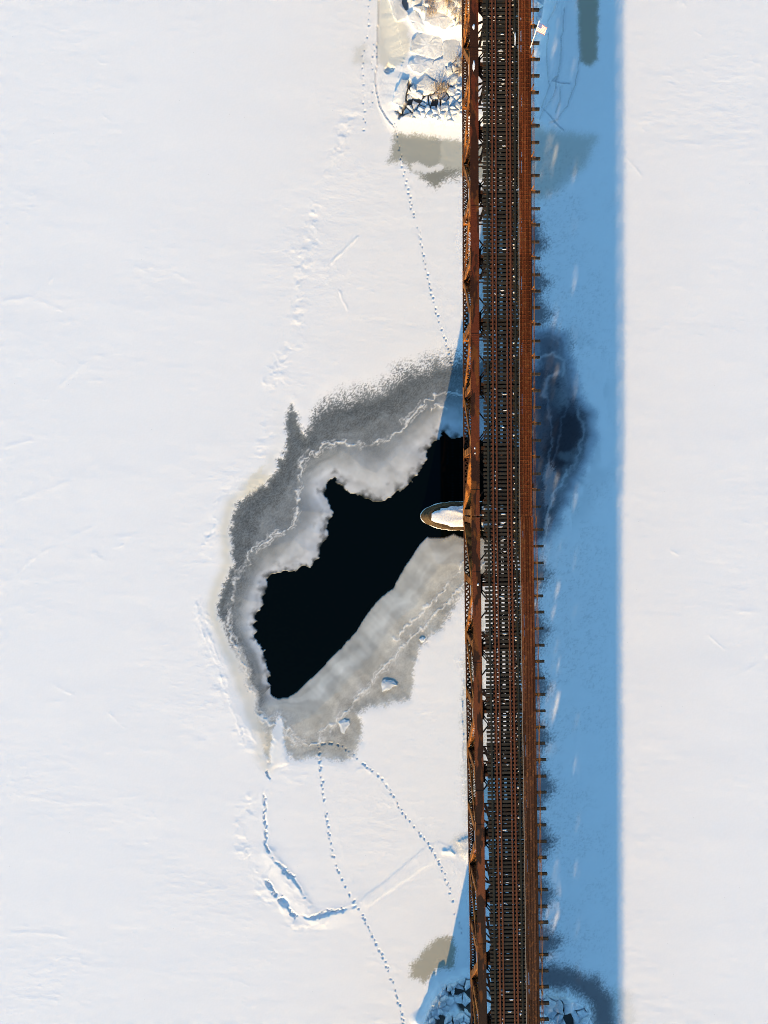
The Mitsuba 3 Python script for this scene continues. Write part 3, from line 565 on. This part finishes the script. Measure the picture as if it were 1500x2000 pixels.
for i, (Mx, L) in enumerate(FR):
    mem = span_members(L, int(i == 3))
    boards = walkway(L, i)
    if i in (2, 3):
        parent = None
        for part, sub, mb, mat, stuff in mem:
            if sub is None:
                parent = put(part, mb.moved(Mx), mat, BR)
            else:
                put(sub, mb.moved(Mx), mat, parent, kind='stuff' if stuff else None)
        for bd in boards: put('walkway__plank', bd.moved(Mx), ('plank', 'plank', 'plank_dark', 'plank_light')[int(rng.integers(4))], BR)
    else:
        by = {}
        for part, sub, mb, mat, stuff in mem: by.setdefault(mat, MB()).add(*mb.mesh())
        for bd in boards: by.setdefault('plank', MB()).add(*bd.mesh())
        for mat, mb in by.items(): put('approach_span', mb.moved(Mx), mat, BR, kind='stuff')
tag(BR, 'long rusty steel truss railway bridge crossing the frozen river from top to bottom', 'bridge')

# walkway edge strip, bolts, railing
def along(u, z, i, y):
    Mx, L = FR[i]
    return Mx[:3, :3] @ np.array([u, y, z]) + Mx[:3, 3]
for i in (2, 3):
    Mx, L = FR[i]
    put('walkway__edge_strip', MB().box(1.430, 1.462, 0.03, L - 0.03, 0.262, 0.335).moved(Mx), 'pale_steel', BR)
    bolts = MB(); w_ = walk_width(i)
    for y in np.arange(0.2, L - 0.1, TIE):
        for k in range(5):
            for e in ((0.05, 0.5) if i == 3 else (0.5,)):
                if rng.random() < (0.8 if i == 3 else 0.35):
                    x = 1.47 + k * (w_ + 0.014) + e * w_
                    bolts.add([[x - .026, y - .026, .32], [x + .026, y - .026, .32], [x + .026, y + .026, .32], [x - .026, y + .026, .32], [x, y, 0.352]], [[0, 1, 4], [1, 2, 4], [2, 3, 4], [3, 0, 4]])
    put('walkway__bolts', bolts.moved(Mx), 'plank_light', BR, kind='stuff')
# ------------------------------------------------------------------ the track
TR = 'railway_track'
tag(TR, 'single rusty railway track with weathered timber ties on the bridge deck', 'railway track')
rest, long_rows = MB(), []
for i, (Mx, L) in enumerate(FR):
    n = int(L / TIE)
    for k in range(n):
        y = 0.12 + k * (L - 0.24) / (n - 1)
        wy = along(0, 0, i, y)[1]
        long = k % 4 == 2
        e = rng.uniform(-0.05, 0.05); dy = rng.uniform(-0.02, 0.02); hw = rng.uniform(0.093, 0.112)
        r = 3.22 + (0.16 if i == 2 else 0) + rng.uniform(-0.05, 0.05) if long else 1.43 + e
        sk = rng.uniform(-0.006, 0.006)
        tz = 0.245 + rng.uniform(-0.012, 0.006)
        mb = MB()
        p0, p1 = np.array([-1.54 + e, y + dy - sk, 0]), np.array([r, y + dy + sk, 0])
        if long: tz = min(tz, 0.25)
        mb.bar(p0 + [0, 0, (tz + .024) / 2], p1 + [0, 0, (tz + .024) / 2], tz - .024, hw * 2, side=(0, 0, 1))
        if -46 < wy < 44.5 and i in (2, 3):
            put('tie', mb.moved(Mx), 'timber', TR)
        else:
            rest.add(*mb.moved(Mx))
        if long and i in (2, 3): long_rows.append((i, y + dy, r))
put('far_ties', rest.mesh(), 'timber', TR, kind='stuff')
def sweep(profile, pts):
    """A profile (u, z) carried along the joints of the bridge as one mesh."""
    n, rings = len(profile), []
    for (i, y) in pts:
        rings += [along(u, z, i, y) for u, z in profile]
    f = []
    for r_ in range(len(pts) - 1):
        for k in range(n):
            a_, b_ = r_ * n + k, r_ * n + (k + 1) % n
            f += [[a_, b_, b_ + n], [a_, b_ + n, a_ + n]]
    return np.array(rings), np.array(f)
STN = [(i, y) for i in range(5) for y in (0.0, FR[i][1] * 0.5, FR[i][1] - 0.001)]
def rail_profile(u, z, w=0.07, base=0.145, h=0.165):
    return [(u - base / 2, z), (u - base / 2, z + 0.02), (u - 0.02, z + 0.035), (u - 0.02, z + h - .045), (u - w / 2, z + h - .04), (u - w / 2, z + h), (u + w / 2, z + h), (u + w / 2, z + h - .04), (u + .02, z + h - .045),
            (u + .02, z + .035), (u + base / 2, z + .02), (u + base / 2, z)][::-1]
for u in (-0.755, 0.755): put('rail', sweep(rail_profile(u, 0.25), STN), 'rail_rust', TR)
for u in (-0.455, 0.455): put('guard_rail', sweep(rail_profile(u, 0.25, 0.06, 0.13, 0.14), STN), 'rail_rust', TR)
for u, w_ in ((-1.19, 0.15), (1.12, 0.13)): put('guard_timber', sweep([(u - w_ / 2, .252), (u - w_ / 2, .40), (u + w_ / 2, .40), (u + w_ / 2, .252)][::-1], STN), 'timber_dark', TR)
pl = MB()
for i in (2, 3):
    for y in np.arange(0.2, FR[i][1] - .1, TIE):
        for u in (-0.755, 0.755):
            for s in (-1, 1):
                if rng.random() < 0.8: pl.add(*MB().box(u + s * 0.13 - .04, u + s * 0.13 + .04, y - .07, y + .07, .246, .275).moved(FR[i][0]))
put('spikes', pl.mesh(), 'rail_rust', TR, kind='stuff')
# snow lying on the deck
def blob(cx, cy, rx, ry, h, z, i, seed):
    n = 14; r2 = np.random.default_rng(seed)
    rr = 0.75 + 0.5 * r2.random(n)
    a_ = np.arange(n) * 2 * np.pi / n
    ring = [(cx + rx * rr[k] * math.cos(a_[k]), cy + ry * rr[k] * math.sin(a_[k])) for k in range(n)]
    mb = MB()
    v_ = [[x, y, z] for x, y in ring] + [[cx + (x - cx) * .6, cy + (y - cy) * .6, z + h * .8] for x, y in ring] + [[cx, cy, z + h]]
    f = []
    for k in range(n):
        k2 = (k + 1) % n
        f += [[k, k2, n + k2], [k, n + k2, n + k], [n + k, n + k2, 2 * n]]
    return mb.add(v_, f).moved(FR[i][0])
bits = MB()
for i in (2, 3):
    L = FR[i][1]
    for k in range(int(L / TIE)):
        y = 0.12 + (k + 0.5) * TIE
        if rng.random() < 0.30: bits.add(*blob(1.02 + rng.uniform(-.10, .10), y + rng.uniform(-.1, .1), rng.uniform(.05, .11), rng.uniform(.04, .09), .05, 0.235, i, 900 + k))
        if rng.random() < 0.16: bits.add(*blob(-0.60 + rng.uniform(-.03, .03), y, .05, rng.uniform(.04, .09), .04, 0.24, i, 1900 + k))
        if rng.random() < (0.10 if i == 3 else 0.18): bits.add(*blob(rng.uniform(-.25, .25), y - 0.09, rng.uniform(.10, .26), rng.uniform(.02, .05), .03, 0.238, i, 2900 + k))
put('snow_patches', bits.mesh(), 'white_snow', TR, smooth=True, kind='stuff')
for i, y, u, rx, ry in ((3, 41.1, -2.25, .10, .22), (3, 37.9, -2.25, .10, .46), (3, 5.75, -2.28, .05, .1), (3, 5.3, -2.25, .04, .07), (2, 49.0, -2.1, .08, .1)):
    put('snow_patch', blob(u, y, rx, ry, .05, 0.005, i, int(y * 10)), 'white_snow', BR, smooth=True)
put('snow_patch', blob(1.16, 39.9, .06, .55, .05, 0.40, 3, 77), 'white_snow', TR, smooth=True)
# railing along the walkway's outer edge
rail_pts = []
for n, (i, y, r) in enumerate(long_rows):
    uo = 2.50 if i == 3 else 2.62
    if n % 2 == 0:
        put('railing_post', MB().bar((uo, y + .1, 0.25), (uo + 0.02, y + .1, 1.38), 0.07, 0.05).bar((uo, y + .1, 0.28), (uo + .35, y + .1, 0.28), .06, .05, side=(0, 0, 1)).moved(FR[i][0]), 'rust_web', BR)
for i in (2, 3):
    uo = (2.52 if i == 3 else 2.64)
    Mx, L = FR[i]
    put('handrail', MB().bar((uo, 0, 1.38), (uo, L, 1.38), 0.05, 0.05).moved(Mx), 'rust_web', BR)
    put('handrail', MB().bar((uo, 0, 0.85), (uo, L, 0.85), 0.03, 0.03).moved(Mx), 'rust_web', BR)

# ------------------------------------------------------------------ flag on the railing
FLAG = 'flag'
tag(FLAG, 'small striped flag on a white pole beside the walkway railing', 'flag')
fi, fy = 3, 39.2
base = along(2.46, 0.3, fi, fy); top = base + np.array([0.12, 0.28, 3.2])
def tube(p, q, r, n=8):
    p, q = np.asarray(p, float), np.asarray(q, float)
    m_ = trimesh.creation.cylinder(radius=r, segment=[p, q], sections=n)
    return np.array(m_.vertices), np.array(m_.faces)
put('pole', tube(base, top, 0.035), 'pole_white', FLAG, smooth=40)
def cloth(s, t_):                                                # s along the fly, t down the hoist
    p = top + (base - top) / np.linalg.norm(base - top) * (0.25 + t_ * 0.95)
    out_ = np.array([0.95, -0.30, -0.10])
    return p + out_ * s * 0.80 + np.array([-0.3, 0.95, 0]) * 0.07 * math.sin(7 * s + 2 * t_) * s + np.array([0, 0, -0.22]) * s * s
def strip(t0, t1, s0, s1, mat, name, lift=0.0):
    ns = 9; rows = []
    for side in (-1, 1):
        for t_ in (t0, t1):
            rows += [cloth(s0 + (s1 - s0) * k / (ns - 1), t_) + np.array([-0.3, 0.95, 0.1]) * side * (0.004 + lift) for k in range(ns)]
    f = []
    for k in range(ns - 1):
        f += [[k, k + 1, ns + k + 1], [k, ns + k + 1, ns + k], [2 * ns + k, 3 * ns + k + 1, 2 * ns + k + 1], [2 * ns + k, 3 * ns + k, 3 * ns + k + 1]]
        f += [[k, 2 * ns + k + 1, k + 1], [k, 2 * ns + k, 2 * ns + k + 1], [ns + k, ns + k + 1, 3 * ns + k + 1], [ns + k, 3 * ns + k + 1, 3 * ns + k]]
    put(name, (np.array(rows), np.array(f)), mat, FLAG)
for k in range(13):
    strip(k / 13, (k + 1) / 13, 0.42 if k < 7 else 0.0, 1.0, 'flag_red' if k % 2 == 0 else 'flag_white', 'cloth__stripe')
strip(0.0, 7 / 13, 0.0, 0.42, 'flag_blue', 'cloth__canton')

# ------------------------------------------------------------------ stone piers
def pier_outline(grow, n_nose=9):
    """Plan of a pier round its centre: pointed upstream nose to the west, square end to the east."""
    hw = 1.13 + grow
    pts = [(3.3 + grow, -hw), (3.3 + grow, hw), (-2.2, hw)]
    for t_ in np.linspace(0.16, 1, n_nose): pts.append((-2.2 - (3.42 + grow) * math.sin(t_ * math.pi / 2), hw * (math.cos(t_ * math.pi / 2)) ** 1.0))
    for t_ in np.linspace(1, 0.16, n_nose)[1:]: pts.append((-2.2 - (3.42 + grow) * math.sin(t_ * math.pi / 2), -hw * (math.cos(t_ * math.pi / 2)) ** 1.0))
    pts.append((-2.2, -hw))
    return Polygon(pts)
def ring_points(poly, n):
    e = poly.exterior
    return np.array([e.interpolate(k / n, normalized=True).coords[0] for k in range(n)])
def prism(poly, z0, z1, shrink=0.0):
    m_ = trimesh.creation.extrude_polygon(poly, z1 - z0, engine='earcut')
    v_ = np.array(m_.vertices); v_[:, 2] += z0
    return v_, np.array(m_.faces)
def pier(key_label, cx, cy, ztop, detail):
    P_ = numbered('stone_pier')
    off = np.array([cx, cy, 0])
    nc = 12; dz = (ztop + 0.4) / nc
    batter = lambda z: 0.36 * (ztop - z) / ztop
    core = MB()
    for c_ in range(nc):
        z0 = -0.4 + c_ * dz
        v_, f_ = prism(pier_outline(batter(z0 + dz / 2) - 0.07), z0, z0 + dz)
        core.add(v_ + off, f_)
    put('core', core.mesh(), 'stone', P_)
    if detail:
        for c_ in range(nc):
            z0 = -0.4 + c_ * dz
            capc = 0.10 if c_ == nc - 1 else 0.0
            ol, il = pier_outline(batter(z0 + dz / 2) + capc), pier_outline(batter(z0 + dz / 2) - 0.32)
            n = 24
            per = ol.exterior.length
            cuts = [(k + (0.5 if c_ % 2 else 0) + rng.uniform(-.12, .12)) / n for k in range(n)]
            g = 0.010 / per * 2
            for k in range(n):
                t0, t1 = cuts[k] + g, (cuts[(k + 1) % n] + (1 if k == n - 1 else 0)) - g
                o_ = [np.array(ol.exterior.interpolate(((t0 + (t1 - t0) * q) % 1.0), normalized=True).coords[0]) for q in np.linspace(0, 1, 4)]
                i_ = []
                for q in o_:
                    pr = il.exterior.interpolate(il.exterior.project(Point(q)))
                    i_.append(np.array(pr.coords[0]))
                bulge = rng.uniform(-0.02, 0.05)
                cen = np.mean(o_, 0); inn = np.mean(i_, 0); nrm = (cen - inn) / (np.linalg.norm(cen - inn) + 1e-9)
                z_a, z_b = z0 + 0.018, z0 + dz - 0.018
                vv = []
                for z, pull in ((z_a, 0.0), (z_a + 0.05, bulge + .02), (z_b - 0.05, bulge + .02), (z_b, 0.0)):
                    vv += [np.r_[q + nrm * (pull if 0 < j < 3 else pull * 0.4), z] for j, q in enumerate(o_)]
                for z in (z_a, z_b): vv += [np.r_[q, z] for q in i_]
                f = []
                for r_ in range(3):
                    for j in range(3): f += [[r_ * 4 + j, r_ * 4 + j + 1, r_ * 4 + j + 5], [r_ * 4 + j, r_ * 4 + j + 5, r_ * 4 + j + 4]]
                for j in range(3): f += [[12 + j, 13 + j, 21 + j], [12 + j, 21 + j, 20 + j], [1 + j, 0 + j, 16 + j], [1 + j, 16 + j, 17 + j]]
                f += [[0, 4, 16], [4, 8, 20], [4, 20, 16], [8, 12, 20], [3, 19, 7], [7, 19, 23], [7, 23, 11], [11, 23, 15]]
                put('stone', (np.array(vv) + off, np.array(f)), 'stone', P_)
    # snow on the top, inside the coping
    cap = pier_outline(-0.10).simplify(0.03)
    rngp = ring_points(cap, 56); cen = np.array([-1.2, 0.0]); rows = []
    for k_, (sc, hh) in enumerate(((1.0, 0.0), (0.94, 0.16), (0.75, 0.24), (0.4, 0.27))):
        for q in rngp:
            s_ = cen + (q - cen) * (sc * (1 + (0.05 * math.sin(q[0] * 5 + q[1] * 7)) * (sc > 0.8)))
            rows.append([s_[0], s_[1], ztop + hh + 0.03 * math.sin(q[0] * 3 + k_)])
    rows.append([cen[0], cen[1], ztop + 0.28])
    n = len(rngp); f = []
    for r_ in range(3):
        for k in range(n): k2 = (k + 1) % n; f += [[r_ * n + k, r_ * n + k2, (r_ + 1) * n + k2], [r_ * n + k, (r_ + 1) * n + k2, (r_ + 1) * n + k]]
    for k in range(n): f.append([3 * n + k, 3 * n + (k + 1) % n, 4 * n])
    f = np.array(f)
    v_ = np.array(rows) + off
    if np.cross(v_[f[0][1]] - v_[f[0][0]], v_[f[0][2]] - v_[f[0][0]])[2] < 0: f = f[:, ::-1]
    put('snow_cap', (v_, f), 'white_snow', P_, smooth=True)
    # collar of white ice frozen to the stone at the waterline
    o1, o2 = pier_outline(0.36 + 0.06), pier_outline(0.36 - 0.05)
    A_ = ring_points(o1, 90); B_ = np.array([o2.exterior.interpolate(o2.exterior.project(Point(q))).coords[0] for q in A_])
    jit = np.array([0.10 * math.sin(q[0] * 4) + 0.07 * math.sin(q[1] * 9 + q[0]) for q in A_])
    A_ = A_ + (A_ - B_) * jit[:, None] * 2
    n = 90
    vv = np.vstack([np.c_[A_, np.full(n, -0.3)], np.c_[A_, np.full(n, 0.08)], np.c_[B_, np.full(n, 0.16)], np.c_[B_, np.full(n, -0.3)]]) + off
    f = []
    for r_ in range(3):
        for k in range(n): k2 = (k + 1) % n; f += [[r_ * n + k, r_ * n + k2, (r_ + 1) * n + k2], [r_ * n + k, (r_ + 1) * n + k2, (r_ + 1) * n + k]]
    f = np.array(f)
    q0 = f[0]; nn = np.cross(vv[q0[1]] - vv[q0[0]], vv[q0[2]] - vv[q0[0]])
    if np.dot(nn[:2], (vv[q0[0]] - off - [-1.2, 0, 0])[:2]) < 0: f = f[:, ::-1]
    put('ice_collar', (vv, f), 'white_snow', P_, smooth=50)
    tag(P_, key_label, 'bridge pier')
pz = lambda j: JOINTS[j][2] + ZB - 0.62
pier('pointed stone bridge pier capped with snow, standing in the black open water', 9.91, -0.42, pz(3), True)
pier('pointed stone bridge pier above the ice rubble at the top edge', JOINTS[4][0], JOINTS[4][1] + 0.8, pz(4), False)
pier('pointed stone bridge pier in the shadowed ice rubble at the bottom edge', JOINTS[2][0], JOINTS[2][1] - 0.8, pz(2), False)
pier('pointed stone bridge pier, first one south beyond the bottom edge', JOINTS[1][0], JOINTS[1][1], pz(1), False)
pier('pointed stone bridge pier, second one south beyond the bottom edge', JOINTS[0][0], JOINTS[0][1], pz(0), False)

# ------------------------------------------------------------------ broken ice
def slab(key, poly_px, z0, thick, tilt, seed, bsdf='block_ice', dome=0.05, label=None, group=None):
    """A slab of ice: outline in plan units, a broken bevelled rim and a slightly uneven top."""
    r2 = np.random.default_rng(seed)
    poly = Polygon([((x - 750) / S0, (1000 - y) / S0) for x, y in poly_px])
    if not poly.is_valid: poly = poly.buffer(0)
    if poly.geom_type != 'Polygon': poly = max(poly.geoms, key=lambda g_: g_.area)
    c_ = np.array(poly.centroid.coords[0])
    R = np.array(poly.simplify(0.03).segmentize(0.45).exterior.coords)[:-1]
    n = len(R)
    if Polygon(R).exterior.is_ccw is False: R = R[::-1]
    R = R + r2.normal(0, 0.015 + 0.025 * min(1, math.sqrt(poly.area)), R.shape)
    size = math.sqrt(poly.area)
    rows = []
    for sc, zz in ((0.93, -0.25), (1.0, thick * 0.45), (1.0, thick * 0.86), (0.93 - 0.02 / size, thick), (0.55, thick + dome * 0.8)):
        q = c_ + (R - c_) * sc + r2.normal(0, 0.012, R.shape)
        rows.append(np.c_[q, np.full(n, zz) + r2.normal(0, 0.012, n)])
    v_ = np.vstack(rows + [np.array([[c_[0], c_[1], thick + dome]])])
    v_[:, 2] += z0 + (v_[:, 0] - c_[0]) * tilt[0] + (v_[:, 1] - c_[1]) * tilt[1]
    f = []
    for r_ in range(4):
        for k in range(n): k2 = (k + 1) % n; f += [[r_ * n + k, r_ * n + k2, (r_ + 1) * n + k2], [r_ * n + k, (r_ + 1) * n + k2, (r_ + 1) * n + k]]
    for k in range(n): f.append([4 * n + k, 4 * n + (k + 1) % n, 5 * n])
    key = put(key, (v_, np.array(f)), bsdf, smooth=False)
    tag(key, label, 'ice block', group)
    return key
def gz(px, py): return float(ground_z((px - 750) / S0, (1000 - py) / S0)[0])
BIG = [([(815, 79), (846, 75), (860, 87), (863, 116), (848, 125), (830, 119), (801, 111), (803, 95)], (0.0, 0.03), 'large flat grey ice plate in the middle of the upper rubble'),
       ([(798, 136), (810, 123), (831, 122), (845, 129), (838, 142), (821, 154), (806, 149)], (0.02, -0.13), 'ice plate tilted into blue shade below the large flat plate'),
       ([(831, 151), (852, 128), (862, 127), (870, 148), (856, 169), (839, 161)], (0.03, 0.05), 'pointed pale ice plate right of the blue tilted plate'),
       ([(863, 100), (884, 76), (897, 86), (896, 114), (881, 134), (868, 138)], (-0.03, 0.03), 'pale ice plate leaning against the left side of the bridge'),
       ([(813, 176), (830, 162), (850, 172), (845, 188), (828, 192), (815, 185)], (0.04, 0.08), 'small ice plate with a blue notch beside the dark rock gaps'),
       ([(771, 191), (785, 166), (795, 167), (790, 203), (785, 213), (767, 209)], (0.05, 0.02), 'narrow white ice slab at the left edge of the rubble'),
       ([(796, 43), (808, 34), (829, 66), (825, 75), (814, 72), (798, 50)], (0.10, 0.06), 'long white ice slab tilted beside a blue crack'),
       ([(757, -6), (776, -6), (786, 26), (796, 39), (790, 47), (776, 51), (768, 34)], (0.05, 0.02), 'smooth white snowy ice ridge at the top left of the rubble'),
       ([(828, 42), (850, 34), (872, 50), (880, 66), (868, 76), (846, 72), (830, 62)], (0.0, -0.03), 'broad white snow-covered ice slab below the dry grass')]
used = []
for k, (pp, tl, lb) in enumerate(BIG):
    cx, cy = np.mean(pp, 0)
    pp = list(Polygon(pp).buffer(1.6, join_style=2).exterior.coords)[:-1]
    slab('ice_block', pp, gz(cx, cy) - 0.04, 0.26, (tl[0] * 0.7, tl[1] * 0.7), 100 + k, label=lb)
    used.append(Polygon(pp))
def rubble(region, n, seed, where, group, gap=0.9, thick=(0.16, 0.42), skip=0.12, avoid=()):
    r2 = np.random.default_rng(seed)
    reg = Polygon(region)
    x0, y0, x1, y1 = reg.bounds
    pts, made = [], []
    while len(pts) < n:
        q = r2.uniform((x0 - 8, y0 - 8), (x1 + 8, y1 + 8))
        if all(np.hypot(*(q - p_)) > math.sqrt((x1 - x0) * (y1 - y0) / n) * r2.uniform(0.15, 0.85) for p_ in pts): pts.append(q)
        elif r2.random() < 0.02: pts.append(q)
    pts = np.array(pts + [np.array([x0 - 500, y0]), np.array([x1 + 500, y0]), np.array([x0, y0 - 500]), np.array([x0, y1 + 500])])
    vor = Voronoi(pts)
    for k, rg in enumerate(vor.point_region[:n]):
        ids = vor.regions[rg]
        if -1 in ids or not ids: continue
        pg = Polygon(vor.vertices[ids]).intersection(reg)
        for u_ in avoid: pg = pg.difference(u_.buffer(0.8))
        pg = pg.buffer(-gap * r2.uniform(0.4, 1.4))
        if pg.geom_type != 'Polygon': pg = max(pg.geoms, key=lambda g_: g_.area) if len(getattr(pg, 'geoms', [])) else None
        if pg is None or pg.is_empty or pg.area < 9 or r2.random() < skip: continue
        pg = pg.convex_hull
        if pg.is_empty or pg.geom_type != 'Polygon': continue
        c_ = pg.centroid
        if c_.y < -14 or c_.y > 2012 or (905 < c_.x < 1036 and min(abs(c_.x - 905), abs(c_.x - 1036)) > 8): continue
        made.append((pg.area, c_.x, c_.y, slab('ice_block', list(pg.exterior.coords)[:-1], gz(c_.x, c_.y) - 0.05, r2.uniform(*thick), r2.normal(0, 0.15, 2), seed * 1000 + k, label=f'small ice block {where}', group=group, dome=r2.uniform(0.03, 0.14))))
    made = [q for q in made if q[2] < 1996]
    name = {}
    for lab, pick in (('largest ice block', sorted(made)[::-1][0]), ('second largest ice block', sorted(made)[::-1][1]), ('third largest ice block', sorted(made)[::-1][2]), ('leftmost ice block', min(made, key=lambda q: q[1])),
                      ('rightmost ice block', max(made, key=lambda q: q[1])), ('topmost ice block', min(made, key=lambda q: q[2])), ('lowest ice block', max(made, key=lambda q: q[2])), ('smallest ice block', sorted(made)[0])):
        if pick[3] not in name:
            name[pick[3]] = 1; labels[pick[3]]['label'] = f'{lab} {where}'
rubble([(776, 205), (800, 160), (815, 190), (850, 188), (872, 160), (905, 150), (905, 248), (850, 246), (800, 240), (778, 238)], 110, 5, 'in the white heap along the lower edge of the upper rubble', 'small ice blocks in the upper rubble', avoid=used, skip=0.24, gap=1.5)
rubble([(795, -10), (905, -10), (905, 74), (884, 70), (850, 36), (828, 44), (808, 34), (797, 14)], 54, 6, 'among dry grass at the top edge left of the bridge', 'snowy blocks by the dry grass', avoid=used, skip=0.2)
rubble([(866, 75), (905, 60), (905, 150), (872, 158), (866, 140), (900, 118), (898, 84), (884, 74)], 18, 7, 'wedged against the left side of the bridge in the upper rubble', 'fragments against the bridge', avoid=used)
rubble([(905, 1902), (868, 1915), (840, 1950), (818, 2005), (815, 2060), (925, 2060), (925, 1905)], 135, 8, 'in the shadowed rubble left of the bridge at the bottom', 'ice blocks in the lower left rubble', gap=1.0, skip=0.16, thick=(0.2, 0.7))
rubble([(1040, 1932), (1100, 1938), (1140, 1955), (1160, 2000), (1170, 2060), (1040, 2060)], 60, 9, 'in the blue shadow right of the bridge at the bottom', 'ice blocks in the lower right rubble', gap=1.0, skip=0.16, thick=(0.2, 0.7))
rubble([(1041, 0), (1052, -10), (1058, 15), (1055, 45), (1043, 90)], 10, 10, 'in the shade beside the flag and the walkway', 'ice blocks below the flag', thick=(0.2, 0.4))
slab('ice_block', [(745, 1331), (752, 1325), (769, 1328), (776, 1336), (759, 1345), (746, 1350)], gz(760, 1338) - 0.02, 0.13, (0.0, -0.06), 31, label='white wedge-shaped ice block alone on the grey ice, the largest of three')
slab('ice_block', [(661, 1409), (672, 1403), (683, 1405), (683, 1414), (672, 1432), (667, 1428)], gz(672, 1415) - 0.02, 0.09, (0.02, -0.03), 32, label='pointed white ice block on the grey ice close to the paw prints')
slab('ice_block', [(819, 1247), (825, 1243), (831, 1246), (830, 1252), (822, 1254)], gz(825, 1249) - 0.02, 0.07, (0.0, -0.05), 33, label='tiny white ice block on the snow edge nearest to the bridge')

# ------------------------------------------------------------------ dry grass on the rubble
def tufts(region, n, seed):
    r2 = np.random.default_rng(seed); reg = Polygon(region); mb = MB()
    x0, y0, x1, y1 = reg.bounds; k = 0
    while k < n:
        q = r2.uniform((x0, y0), (x1, y1))
        if not reg.contains(Point(q)): continue
        k += 1
        x, y = (q[0] - 750) / S0, (1000 - q[1]) / S0; z = gz(*q) - 0.05
        for _ in range(6):
            a_ = r2.uniform(0, 6.28); l = r2.uniform(0.35, 0.95); w_ = 0.014
            d1 = np.array([math.cos(a_), math.sin(a_), 0]); sdv = np.array([-d1[1], d1[0], 0]) * w_
            p0 = np.array([x, y, z]) + r2.normal(0, 0.22, 3) * [1, 1, 0]
            p1 = p0 + d1 * l * 0.25 + [0, 0, l * 0.75 + .3]; p2 = p0 + d1 * l * r2.uniform(.6, 1.0) + [0, 0, l * r2.uniform(.6, .9) + .3]
            mb.add([p0 - sdv, p0 + sdv, p1 + sdv, p1 - sdv, p2], [[0, 1, 2], [0, 2, 3], [3, 2, 4]])
    return mb.mesh()
g1, g2 = tufts([(828, 6), (850, 4), (846, 52), (834, 50)], 26, 1), tufts([(850, 6), (905, 6), (905, 78), (884, 76), (862, 48)], 60, 2)
g3 = tufts([(888, 126), (905, 120), (905, 165), (893, 160)], 22, 3); g4 = tufts([(843, 175), (868, 168), (872, 200), (850, 205)], 26, 4)
mb = MB()
for g_ in (g1, g2, g3, g4): mb.add(*g_)
scene['dry_grass_tufts'] = mikit.ply(mb.mesh(), 'dry_grass'); tag('dry_grass_tufts', 'tan dry grass sticking out of the snowy rubble at the top', 'dry grass', kind='stuff')
